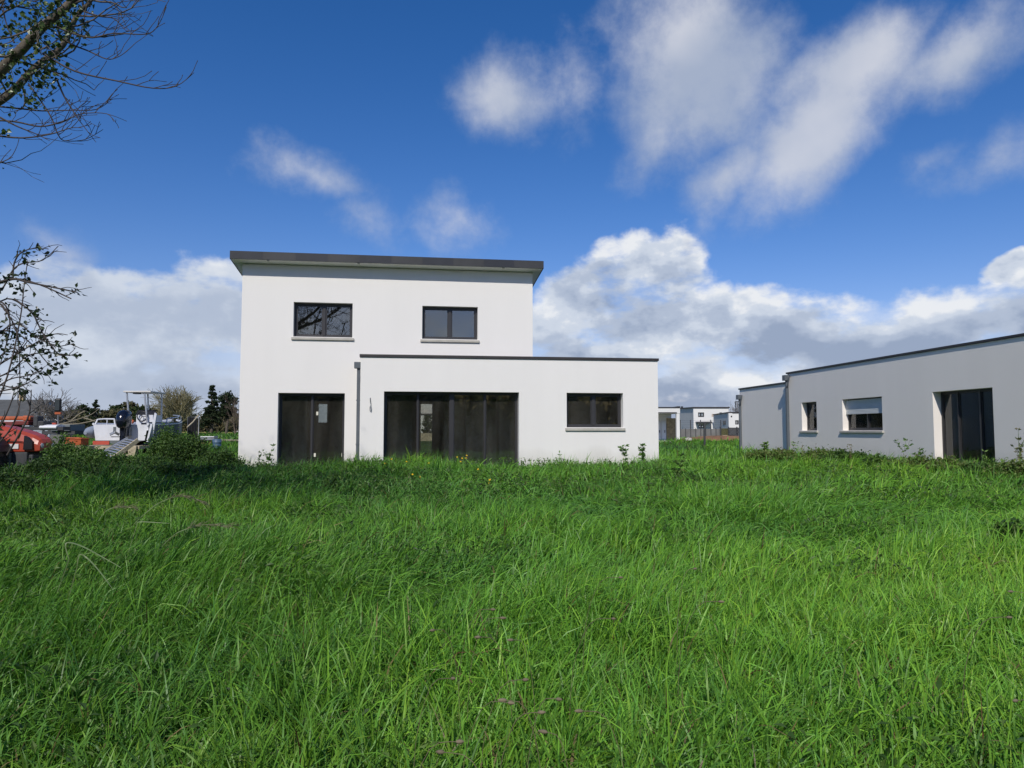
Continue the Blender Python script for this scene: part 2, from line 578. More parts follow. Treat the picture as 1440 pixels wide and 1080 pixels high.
mb.build('room_lining', M_room, house)
MB().box(X0 + TH + .01, X1 - TH - .01, MV + 2.4, MV + 2.5, 2.951, 5.3).build('dimming_partition', mat('dimmed_room', (.10, .095, .085), .9, .2, 1.0), house)  # dark partition and ceiling added to keep the upstairs room dim
MB().box(X0 + TH + .01, X1 - TH - .01, MV + TH + .01, MV + 2.39, 5.0, 5.05).build('dimming_ceiling', MATS['dimmed_room'], house)
# rear glazing seen through the rooms
glazing(house, 1.76, 2.27, 0.22, 2.16, DEP - 0.15, [], fw=0.025, iw=.012)
glazing(house, -2.08, -1.69, 1.37, 2.14, DEP - 0.15, [], fw=0.025, iw=.012)
# extension flat roof and coping
mb = MB()
mb.box(TH, XE - TH, TH, MV, 2.80, 2.95)
mb.box(X1, XE - TH, MV, DEP - TH, 2.80, 2.95)
mb.build('flat_roof', M_slate, house)
mb = MB()
mb.box(-0.03, XE + 0.03, -0.035, TH + 0.02, 3.078, 3.152)
mb.box(XE - TH - 0.02, XE + 0.03, TH + 0.02, DEP + 0.03, 3.078, 3.152)
mb.box(-0.03, TH, TH + 0.02, MV - 0.003, 3.078, 3.152)
mb.build('coping', M_coping, house, bevel=0.006)
# mono-pitch main roof: slab with soffit below and zinc fascia around
OV, SO = 0.40, 0.255
zf, sl = 5.755, 0.10            # soffit height at the front edge, fall to the back
ya, yb = MV - OV, DEP + 0.30
zb_ = zf - sl * (yb - ya)
mb = MB()
mb.prism([(ya + 0.02, zf), (yb - 0.02, zb_), (yb - 0.02, zb_ + 0.04), (ya + 0.02, zf + 0.04)], X0 - SO + 0.02, X1 + SO - 0.02,
         Matrix(((0, 1, 0, 0), (1, 0, 0, 0), (0, 0, 1, 0), (0, 0, 0, 1))))
rf = mb.build('roof', M_soffit, house)
mb = MB()
sw = Matrix(((0, 1, 0, 0), (1, 0, 0, 0), (0, 0, 1, 0), (0, 0, 0, 1)))
FH = 0.205
mb.box(X0 - SO, X1 + SO, ya, ya + 0.02, zf - 0.012, zf + FH)
for xa in (X0 - SO, X1 + SO - 0.02):
    mb.prism([(ya + 0.02, zf - 0.012), (yb, zb_ - 0.012), (yb, zb_ + FH), (ya + 0.02, zf + FH)], xa, xa + 0.02, sw)
mb.prism([(ya + 0.02, zf + FH - 0.03), (yb, zb_ + FH - 0.03), (yb, zb_ + FH - 0.004), (ya + 0.02, zf + FH - 0.004)], X0 - SO + 0.02, X1 + SO - 0.02, sw)
mb.build('fascia', M_slate, rf)
# overlapping zinc lengths: thin raised sheets with slightly different tone
tones = [mat('zinc_sheet_dark', (0.026, 0.028, 0.034), 0.42, 0.18, 2.5), mat('zinc_sheet_light', (0.037, 0.038, 0.041), 0.5, 0.18, 2.5)]
for k in range(10):
    a = X0 - SO + k * 0.866
    b = min(a + 0.862, X1 + SO)
    mb = MB()
    mb.box(a, b, ya - 0.006 - 0.002 * (k % 2), ya - 0.0005, zf - 0.008, zf + FH + 0.003)
    mb.build('fascia_sheet', tones[k % 2], rf)
for k, u in enumerate((-2.55, -0.12, 3.95)):      # soffit joints
    mb = MB()
    mb.box(u - 0.03, u + 0.03, ya + 0.02, ya + 0.10, zf - 0.035, zf - 0.012)
    mb.build('soffit_clip', M_sill, rf)
# glazing of the front
VG = 0.20
glazing(house, W1[0], W1[1], W1[2], W1[3], MV + 0.16, [(-1.08, 0.075)], gm=M_glass2)
glazing(house, W2[0], W2[1], W2[2], W2[3], MV + 0.16, [(2.455, 0.075)], gm=M_glass2)
glazing(house, WE[0], WE[1], WE[2], WE[3], 0.21, [(6.50, 0.085)])
glazing(house, DR[0], DR[1], -0.02, DR[3], MV + 0.20, [(-1.37, 0.045)], name='patio_door', iw=.02)
glazing(house, SL[0], SL[1], -0.02, SL[3], 0.24, [(1.55, 0.035), (2.48, 0.11), (3.405, 0.035)], name='sliding_door', iw=.02)


def sill(root, ua, ub, v0, v1, z0, z1, sl_=0.0):
    mb = MB()
    mb.prism([(v0, z0), (v1, z0), (v1, z1), (v0, z1 - 0.02)], ua, ub, sw)
    return mb.build('sill', M_sill, root, bevel=0.006)


sill(house, W1[0] - 0.045, W1[1] + 0.05, MV - 0.05, MV + 0.158, 3.61, 3.70)
sill(house, W2[0] - 0.05, W2[1] + 0.045, MV - 0.05, MV + 0.158, 3.61, 3.70)
sill(house, WE[0] - 0.045, WE[1] + 0.05, -0.05, 0.208, 1.085, 1.18)
# rainwater pipe left of the extension, hopper on top
mb = MB()
mb.box(-0.115, -0.025, 0.30, 0.38, -0.2, 2.79)
pipe = mb.build('downpipe', M_pipe, house, bevel=0.008)
for z in (0.7, 1.9): MB().box(-0.125, -0.0, 0.292, 0.39, z, z + 0.03).build('pipe_clip', M_pipe, pipe)
mb = MB()
mb.box(-0.19, -0.004, 0.24, 0.44, 2.79, 2.965)
mb.build('hopper', M_pipe, house, bevel=0.012)
mb = MB()
mb.box(XE + 0.004, XE + 0.07, 1.3, 1.5, 2.70, 2.95)
mb.box(XE + 0.004, XE + 0.05, 1.35, 1.43, -0.2, 2.70)
mb.build('downpipe', M_pipe, house, bevel=0.01)
# loose electric cable where a wall lamp will go
mb = MB()
pts = [(0.27, -0.002, 1.93), (0.272, -0.02, 1.90), (0.285, -0.03, 1.78), (0.30, -0.035, 1.68), (0.29, -0.03, 1.60), (0.265, -0.025, 1.62),
       (0.258, -0.03, 1.70), (0.275, -0.03, 1.76)]
mb.tube(pts, 0.009, 5)
mb.build('loose_cable', M_cable, house)
mb = MB()
mb.tube([(0.268, -0.004, 1.97), (0.270, -0.02, 1.90), (0.282, -0.022, 1.80)], 0.013, 5)
mb.build('cable_sleeve', M_pipe, house)
# site stickers on the patio door glass
for u, z, w, h in ((-1.265, 1.52, 0.055, 0.10), (-0.545, 1.49, 0.05, 0.12), (-1.31, 0.36, 0.05, 0.10), (-0.555, 0.36, 0.05, 0.10)):
    mb = MB()
    mb.box(u, u + w, MV + 0.224, MV + 0.2345, z, z + h)
    mb.build('door_sticker', mat('sticker_white', (0.72, 0.70, 0.58), 0.7, 0.05), house)
# the small threshold
mb = MB()
mb.box(DR[0], DR[1], MV - 0.02, MV + 0.19, -0.08, -0.024)
mb.build('threshold', M_sill, house)

# ------------------------------------------------------------------ the bungalow on the right
# local x runs along its front towards the camera, local y into the building
RA = math.atan2(-0.99394, 0.10991)
bung = thing('bungalow', 'pale grey rendered flat roofed bungalow with stepped low end and half shut roller shutter', 'house', (10.6814, 28.6037, 0.0), RA)
# rotating by RA: local +x -> (0.11,-0.994) towards the camera, local +y -> (0.994, 0.11) into the building
LEN, BD = 16.5, 8.0
bd = (8.29, 10.48, 0.0, 2.15)
bw2 = (3.78, 5.98, 1.10, 2.14)
bw1 = (1.04, 2.11, 1.10, 2.14)
mb = MB()
wall_holes(mb, 0, LEN, -0.35, 3.285, [bd, bw2, bw1], 0, TH)
wall_holes(mb, TH, BD, -0.35, 3.285, [], 0, TH, axis='v')
wall_holes(mb, TH, BD, -0.35, 3.285, [], LEN - TH, LEN, axis='v')
wall_holes(mb, TH, LEN - TH, -0.35, 3.285, [(8.6, 9.1, 1.3, 2.1), (3.4, 4.2, 1.2, 2.1)], BD - TH, BD)
mb.build('main_wall', M_white2, bung)
mb = MB()
SET = 0.20
wall_holes(mb, -4.95, 0, -0.35, 2.955, [], SET, SET + TH)
wall_holes(mb, SET + TH, 6.5, -0.35, 2.955, [], -4.95, -4.95 + TH, axis='v')
wall_holes(mb, -4.95 + TH, 0, -0.35, 2.955, [], 6.2, 6.5)
mb.build('low_wall', M_white2, bung)
mb = MB()
mb.box(-0.05, LEN + 0.04, -0.045, TH + 0.02, 3.288, 3.352)
mb.box(-0.05, TH + 0.02, TH + 0.02, BD + 0.04, 3.288, 3.352)
mb.box(TH + .02, LEN + 0.04, BD - TH, BD + 0.04, 3.288, 3.352)
mb.box(-4.99, -0.055, SET - 0.045, SET + TH + 0.02, 2.958, 3.022)
mb.box(-4.99, -4.65, SET + TH + 0.02, 6.54, 2.958, 3.022)
mb.build('coping', M_coping, bung, bevel=0.006)
mb = MB()
mb.box(TH, LEN - TH, TH, BD - TH, 3.05, 3.2)
mb.box(-4.65, 0, SET + TH, 6.2, 2.7, 2.85)
mb.build('flat_roof', M_slate, bung)
mb = MB()
mb.box(TH, LEN - TH, TH, BD - TH, -0.35, 0.0)
mb.build('ground_floor', M_floor, bung)
mb = MB()
mb.box(TH, TH + 0.02, TH, BD - TH, 0, 3.04)
mb.box(LEN - TH - .02, LEN - TH, TH, BD - TH, 0, 3.04)
mb.box(TH, LEN - TH, TH, BD - TH, 2.9, 3.04)
mb.box(2.9, 3.0, TH, BD - TH, 0, 2.9)
mb.box(7.3, 7.4, TH, 6.5, 0, 2.9)
mb.box(11.6, 11.7, TH, 7.0, 0, 2.9)
wall_holes(mb, TH + .02, LEN - TH - .02, 0, 2.9, [(8.6, 9.1, 1.3, 2.1), (3.4, 4.2, 1.2, 2.1)], BD - TH - 0.02, BD - TH - .001)
mb.build('room_lining', M_room, bung)
glazing(bung, *bd, 0.24, [(8.95, 0.04), (9.75, 0.06)], name='patio_door', gm=M_glass3, iw=.025)
wnd = glazing(bung, *bw2, 0.20, [(4.9, 0.06)], gm=M_glass3)
glazing(bung, *bw1, 0.20, [], gm=M_glass3)
mb = MB()
for k in range(11):
    z = 2.10 - 0.040 * k
    mb.prism([(0.128, z - 0.039), (0.15, z - 0.039), (0.15, z), (0.130, z), (0.122, z - 0.02)], bw2[0] + 0.01, bw2[1] - 0.01, sw)
mb.box(bw2[0] + 0.01, bw2[1] - 0.01, 0.12, 0.155, 1.635, 1.66)
mb.build('roller_shutter', M_shut, bung)
sill(bung, bw2[0] - 0.13, bw2[1] + 0.06, -0.06, 0.198, 1.02, 1.10)
sill(bung, bw1[0] - 0.13, bw1[1] + 0.08, -0.06, 0.198, 1.02, 1.10)
for x0, v, zt in ((-0.02, -0.02, 3.27), (-4.88, SET - 0.02, 2.75)):
    mb = MB()
    mb.box(x0 + 0.02, x0 + 0.115, v - 0.085, v + 0.015, -0.25, zt - 0.24)
    p_ = mb.build('downpipe', M_pipe, bung, bevel=0.008)
    mb = MB()
    mb.box(x0 - 0.03, x0 + 0.20, v - 0.18, v + 0.015, zt - 0.24, zt - 0.03)
    mb.build('hopper', M_pipe, p_, bevel=0.012)
    mb = MB()
    mb.tube([(x0 + 0.21, v + 0.02, zt - 0.08), (x0 + 0.34, v - 0.09, zt - 0.07), (x0 + 0.36, v - 0.09, zt - 0.14), (x0 + 0.22, v - 0.08, zt - 0.42), (x0 + 0.1, v - 0.08, zt - 0.52)], 0.022, 6)
    mb.build('overflow_spout', M_pipe, p_)
# pale curtains just inside the shuttered window and the patio door
for a, b, v, z0, z1 in ((4.15, 4.55, 0.62, 1.25, 1.9), (4.62, 5.0, 0.62, 1.3, 1.9)):
    mb = MB()
    n = 14
    rings = [[(a + (b - a) * i / n, v + 0.03 * math.sin(i * 1.7), z) for i in range(n + 1)] for z in (z0, z1)]
    mb.loft(rings, close=False, cap=False)
    mb.build('curtain', mat('curtain_cloth', (0.62, 0.62, 0.60), 0.9, 0.06), bung)
mb = MB()
n = 10
rings = [[(8.52 + 0.26 * i / n, 0.50 + 0.035 * math.sin(i * 1.9), z) for i in range(n + 1)] for z in (0.05, 2.1)]
mb.loft(rings, close=False, cap=False)
mb.build('curtain', mat('curtain_cloth_beige', (0.50, 0.44, 0.38), 0.9, 0.06), bung)
mb = MB()
mb.box(10.05, 10.33, 0.44, 0.45, 1.45, 2.0)  # flat pale patch standing in for daylight through a rear window
mb.build('rear_window_patch', mat('rear_window_tone', (0.45, 0.52, 0.55), 0.6, 0.05), bung)

# ------------------------------------------------------------------ far houses on the right
def simple_house(name, label, p, rot, w, d, h, wallm, holes, roofm=M_coping, slope=0.0):
    r = thing(name, label, 'house', p, rot)
    m = MB()
    wall_holes(m, 0, w, -0.6, h, [q[:4] for q in holes], 0, 0.25)
    m.box(0, 0.25, 0.25, d, -0.6, h); m.box(w - 0.25, w, 0.25, d, -0.6, h); m.box(0.25, w - 0.25, d - 0.25, d, -0.6, h)
    m.build('wall', wallm, r)
    m = MB()
    m.box(-0.06, w + 0.06, -0.06, d + 0.06, h + 0.002, h + 0.12)
    m.build('roof', roofm, r)
    for q in holes:
        glazing(r, *q[:4], 0.12, [((q[0] + q[1]) / 2, 0.06)], fw=0.06, fm=q[4] if len(q) > 4 else M_frame)
    return r


# porch house: flat slab on a corner pier over a recessed entrance
pz = 0.55
p0 = at(900, 618, 45)
porch = thing('porch_house', 'white flat roofed house with recessed porch and brown stone panel beside white door', 'house', (p0.x, 45, pz), 0)
ox = p0.x
def X_(px, d=0.0): return at(px, 600, 45 + d).x - ox
def Z_(py, d=0.0): return at(940, py, 45 + d).z - pz
mb = MB()
mb.box(-2.5, X_(937.4, 2.2), 2.2, 8.0, -0.4, 1.62)
mb.box(X_(937.4, 2.2), X_(956, 0) - 0.02, 2.25, 8.0, -0.4, 1.62)
mb.build('wall', M_farwhite, porch)
mb = MB()
mb.box(X_(951.5), X_(956), 0.0, 0.25, -0.4, 1.62)
mb.build('porch_pier', M_farwhite, porch)
mb = MB()
mb.box(-2.5, X_(956.5), -0.02, 8.0, 1.625, 1.95)
mb.build('porch_roof', M_farwhite, porch)
mb = MB()
mb.box(-2.5, X_(952.5), -0.06, 8.0, 1.955, 2.01)
mb.box(X_(952.5) + .003, X_(956.8), -0.06, 8.0, 1.955, 2.05)
mb.box(-2.5, X_(952), -0.05, -0.022, 1.64, 1.69)
mb.build('coping', M_coping, porch)
for a, b in ((924.0, 929.2), (930.2, 936.6)):
    mb = MB()
    mb.box(X_(a, 2.1), X_(b, 2.1), 2.12, 2.19, -0.02, Z_(592.5, 2.1))
    dl = mb.build('door_leaf', M_framew, porch)
    MB().box(X_(b, 2.1) - .1, X_(b, 2.1) - .06, 2.08, 2.118, .45, .6).build('handle', M_dgrey, dl)
mb = MB()
mb.box(X_(937.6, 2.1), X_(950.3, 2.1), 2.12, 2.24, -0.02, Z_(588, 2.1))
mb.build('stone_panel', M_stone, porch)
mb = MB()
mb.box(-2.5, X_(964), -0.3, 2.0, -0.4, -0.03)
mb.build('porch_step', M_sill, porch)

# two storey white house far behind
q0 = at(975.5, 600, 75)
fw_ = at(1025, 600, 75).x - q0.x
far = thing('far_two_storey_house', 'distant white two storey house with grey side wall and dark coping', 'house', (q0.x, 75, 0.7), 0)
def FX(px): return at(px, 600, 75).x - q0.x
def FZ(py): return at(980, py, 75).z - 0.7
mb = MB()
hol = [(FX(982), FX(990.5), FZ(586.5), FZ(580)), (FX(1012), FX(1016), FZ(583), FZ(580)), (FX(982.5), FX(990.5), FZ(602), FZ(597.5))]
wall_holes(mb, 0, fw_, -0.6, FZ(574), hol, 0, 0.25)
mb.box(fw_ - .25, fw_, .25, 8, -0.6, FZ(574))
mb.build('wall', M_farwhite, far)
mb = MB()
sx = at(956, 600, 82).x - q0.x
mb.add([(0, 0, -0.6), (sx, 7.5, -0.6), (sx, 7.5, FZ(577) + .35), (0, 0, FZ(574)), (0.2, 0.3, -0.6), (sx + .2, 7.8, -0.6), (sx + .2, 7.8, FZ(577) + .35), (.2, .3, FZ(574))],
       [(0, 3, 2, 1), (4, 5, 6, 7), (0, 4, 7, 3), (1, 2, 6, 5), (3, 7, 6, 2)])
mb.build('side_wall', M_fargrey, far)
mb = MB()
mb.box(-0.1, fw_ + .1, -0.08, 0.3, FZ(574) + .003, FZ(574) + 0.13)
mb.add([(-0.1, -0.05, FZ(574) + .005), (sx - .1, 7.5, FZ(577) + .36), (sx - .1, 7.5, FZ(577) + .48), (-0.1, -0.05, FZ(574) + .12), (fw_, .3, FZ(574) + .004), (fw_, 8, FZ(574) + .004)],
       [(0, 1, 2, 3), (0, 4, 5, 1)])
mb.build('coping', M_coping, far)
mb = MB(); mb.box(FX(978), FX(998), -0.9, -0.01, FZ(594.6), FZ(593)); mb.build('canopy', M_frame, far)
mb = MB(); mb.tube([(FX(969), 3, FZ(574)), (FX(969), 3, FZ(570))], 0.12, 8); mb.build('flue_pipe', M_frame, far)
mb = MB(); mb.box(FX(1001), FX(1024), -0.012, -0.002, FZ(586), FZ(582)); mb.build('cladding_band', mat('beige_cladding', (0.48, 0.40, 0.33), .9, .1), far)
for q in hol: glazing(far, *q, 0.12, [((q[0] + q[1]) / 2, 0.08)], fw=0.07)

q1 = at(1025, 600, 66)
def GX(px): return at(px, 600, 66).x - q1.x
def GZ(py): return at(1025, py, 66).z - 0.68
low = thing('far_low_house', 'distant low house with grey left wall and white front behind dark fence', 'house', (q1.x, 66, 0.68), 0)
hol2 = [(GX(1034), GX(1039), GZ(597), GZ(591)), (GX(1028), GX(1030), GZ(587), GZ(584.5))]
mb = MB(); wall_holes(mb, 0, GX(1060), -.6, GZ(581), hol2, 0, .25); mb.build('white_wall', M_farwhite, low)
e1_ = at(1003.5, 600, 74); ex_, ey_ = e1_.x - q1.x, 8.0
def lerp_(f, o=0.0): return (ex_ * f - o, .252 + (ey_ - .252) * f)
def slab(m, f0, f1, z0, z1, z0b, z1b, o, th):
    a, b = lerp_(f0, o), lerp_(f1, o)
    m.add([(a[0], a[1], z0), (b[0], b[1], z0b), (b[0], b[1], z1b), (a[0], a[1], z1), (a[0] + th, a[1], z0), (b[0] + th, b[1], z0b), (b[0] + th, b[1], z1b), (a[0] + th, a[1], z1)],
          [(0, 3, 2, 1), (4, 5, 6, 7), (0, 1, 5, 4), (1, 2, 6, 5), (2, 3, 7, 6), (3, 0, 4, 7)])
    return m
zt0, zt1 = GZ(581), at(1003, 584, 74).z - 0.68
slab(MB(), 0, 1, -.6, zt0, -.6, zt1, 0, .25).build('grey_wall', M_fargrey, low)
mb = slab(MB(), -.01, 1.01, zt0 + .004, zt0 + .11, zt1 + .004, zt1 + .11, .05, .35)
mb.box(.32, GX(1060), -.06, .3, zt0 + .004, zt0 + .11)
mb.build('coping', M_coping, low)
slab(MB(), .14, .32, GZ(597), GZ(591), GZ(597), GZ(591), .02, .018).build('window', M_frame, low)
for q in hol2: glazing(low, *q, 0.1, [], fw=0.05)

# concrete panel boundary fence with wire on top
fz = 0.66
a0, a1 = at(957, 605, 60).x, at(1014, 605, 60).x
fen = thing('concrete_fence', 'low grey concrete panel fence with wire mesh on posts', 'fence', (a0, 60, fz), 0)
n = 8
for k in range(n):
    mb = MB(); mb.box((a1 - a0) / n * k + .03, (a1 - a0) / n * (k + 1) - .03, 0, 0.06, -0.3, 0.62); mb.build('concrete_panel', M_conc, fen)
for k in range(n + 1):
    mb = MB(); mb.box((a1 - a0) / n * k - .025, (a1 - a0) / n * k + .025, -0.02, 0.08, -0.3, 1.35 if k % 2 == 0 else .66); mb.build('post', M_dgrey, fen)
mb = MB()
for z in (0.75, 0.95, 1.15, 1.3): mb.tube([(0, .03, z), (a1 - a0, .03, z)], 0.006, 4)
mb.build('wire', M_dgrey, fen)
b0, b1 = at(1025, 605, 58).x, at(1060, 605, 58).x
fen2 = thing('dark_fence', 'dark slatted garden fence between low house and bungalow corner', 'fence', (b0, 58, fz), 0)
mb = MB()
for k in range(9): mb.box(0, b1 - b0, 0, 0.03, 0.0 + .08 * k, .075 + .08 * k)
mb.build('slat_panel', mat('dark_slat', (0.022, 0.024, 0.028), .7, .2), fen2)
for k in range(4):
    mb = MB(); mb.box((b1 - b0) / 3 * k - .04, (b1 - b0) / 3 * k + .04, .035, .1, -.3, .78); mb.build('post', M_dgrey, fen2)
b2 = at(1014.5, 605, 59).x
fen3 = thing('wooden_screen', 'short mossy wooden screen panel between grey and dark fences', 'fence', (b2, 59, fz), 0)
mb = MB()
for k in range(5): mb.box(.12 * k, .12 * k + .11, 0, .03, -.2, .66)
mb.build('board_panel', mat('mossy_board', (0.09, 0.085, 0.035), .9, .3), fen3)
mb = MB(); mb.box(-.12, -.03, -.02, .06, -.2, .8); mb.build('post', M_dgrey, fen3)

# T shaped post on the grass
tp = at(991, 626, 38)
post = thing('clothes_post', 'dark metal T shaped post standing alone in the grass between the houses', 'post', (tp.x, 38, g(tp.x, 38)), 0)
ztop = 1.53 - g(tp.x, 38)
mb = MB(); mb.box(-.045, .045, -.045, .045, -.1, ztop - .05); mb.build('upright', M_dgrey, post, bevel=.005)
mb = MB(); mb.box(-.36, .40, -.05, .05, ztop - .05, ztop + .02); mb.build('crossbar', M_dgrey, post, bevel=.005)
# lamp mast behind
lm = at(1035, 590, 90)
mast = thing('lamp_mast', 'thin dark mast with short arm rising behind the low white house', 'street lamp', (lm.x, 90, .8), 0)
zt = at(1035, 565.5, 90).z - .8
mb = MB(); mb.tube([(0, 0, -.2), (0, 0, zt)], .06, 6); mb.build('pole', M_dgrey, mast)
mb = MB(); mb.box(-.05, .5, -.06, .06, zt, zt + .1); mb.build('lamp_head', M_dgrey, mast)
# soil heap and small white box
sp_ = at(1015, 616, 50)
mb = MB()
rings = []
for k, (rr, hh) in enumerate(((1.0, -0.05), (.85, .10), (.55, .2), (.25, .25), (.02, .27))):
    rings.append([(3.2 * rr * math.cos(t) * (1 + .12 * math.sin(3 * t + k)), .9 * rr * math.sin(t) * (1 + .1 * math.sin(5 * t)), hh + .04 * math.sin(4 * t + k)) for t in [2 * PI * i / 24 for i in range(24)]])
mb.loft(rings)
o = mb.build('soil_heap', M_soil, loc=(sp_.x, 50, g(sp_.x, 50) + .05)); tag(o, 'low heap of reddish brown soil in the grass beside bungalow', 'soil heap')
wb = at(1019, 610, 52)
o = MB().box(-.14, .14, -.15, .15, 0, .22).box(-.16, .16, -.17, .17, .222, .26).build('white_crate', M_woodpale, loc=(wb.x, 52, g(wb.x, 52) + .1), bevel=.02)
tag(o, 'small cream box lying before the concrete fence', 'box')
wb = at(968, 617.5, 44)
o = MB().loft([[(.22 * r * math.cos(t), .12 * r * math.sin(t), z) for t in [2 * PI * i / 10 for i in range(10)]] for r, z in ((1, -.05), (1.05, .04), (.7, .1), (.1, .12))]).build('stone', M_sill, loc=(wb.x, 44, g(wb.x, 44) + .18))
tag(o, 'pale stone lying at the end of the porch step', 'stone')

# white house and wall visible through the living room
tw = at(597, 600, 62)
th_ = simple_house('distant_house', 'distant white house seen through the sliding door and rear window', (tw.x - 5.5, 62, .7), 0, 6.2, 6, 1.75, M_farwhite, [(2.0, 3.0, .6, 1.4)])
tw = at(599, 610, 48)
o = MB().box(-3, 3, 0, .12, -.4, .42).box(-3.02, 3.02, -.02, .14, .423, .47).build('garden_wall', M_woodpale, loc=(tw.x, 48, .5)); tag(o, 'pale garden wall seen through the living room of the white house', 'wall')

# ------------------------------------------------------------------ trees
def branch_pts(p, d, L, n, wob, rng, lift=0.0):
    pts = [Vector(p)]
    d = Vector(d).normalized()
    for k in range(n):
        d = (d + Vector(rng.normal(size=3)) * wob + Vector((0, 0, lift))).normalized()
        pts.append(pts[-1] + d * (L / n))
    return pts


def grow(mb, p, d, L, r, depth, rng, tips, mids, kids=4, wob=0.16, lift=0.05, spread=0.8, nseg=5, rmin=0.004, sides=(7, 6, 5, 4, 3), ratio=0.62, lvl=0, twmb=None):
    pts = branch_pts(p, d, L, nseg, wob, rng, lift)
    rad = [max(rmin, r * (1 - 0.62 * k / nseg)) for k in range(nseg + 1)]
    tgt = twmb if (twmb is not None and lvl >= 2) else mb
    tgt.tube(pts, rad, sides[min(lvl, len(sides) - 1)], cap=False)
    mids += [tuple(q) for q in pts[1:]]
    if depth == 0:
        tips.append(tuple(pts[-1]))
        return
    for k in range(kids):
        t = 0.35 + 0.65 * (k + rng.uniform(0, .9)) / kids
        t = min(t, 0.99)
        i = min(int(t * nseg), nseg - 1)
        q = pts[i].lerp(pts[i + 1], t * nseg - i)
        dd = (pts[i + 1] - pts[i]).normalized()
        a = dd.orthogonal().normalized()
        a.rotate(Matrix.Rotation(rng.uniform(0, 2 * PI), 3, dd))
        nd_ = (dd * (1 - .35 * spread) + a * spread * rng.uniform(.6, 1.1)).normalized()
        grow(mb, q, nd_, L * ratio * rng.uniform(.75, 1.15), rad[i] * rng.uniform(.5, .68), depth - 1, rng, tips, mids, kids, wob * 1.1, lift, spread, max(3, nseg - 1), rmin, sides, ratio, lvl + 1, twmb)
    # leader
    grow(mb, pts[-1], (pts[-1] - pts[-2]), L * ratio, rad[-1], depth - 1, rng, tips, mids, max(2, kids - 1), wob * 1.2, lift, spread, max(3, nseg - 1), rmin, sides, ratio, lvl + 1, twmb)


IVYC = np.array([(0.035, 0.060, 0.018), (0.050, 0.085, 0.022), (0.022, 0.040, 0.014), (0.075, 0.105, 0.03)])


def pxpath(lst):
    return [at(x, y, Y) for x, y, Y in lst]


def smooth_path(pts, n=4):
    out = []
    P = [pts[0]] + list(pts) + [pts[-1]]
    for i in range(1, len(P) - 2):
        for k in range(n):
            t = k / n
            a, b, c, d = P[i - 1], P[i], P[i + 1], P[i + 2]
            out.append(0.5 * ((2 * b) + (c - a) * t + (2 * a - 5 * b + 4 * c - d) * t * t + (3 * b - a - 3 * c + d) * t ** 3))
    out.append(Vector(pts[-1]))
    return out


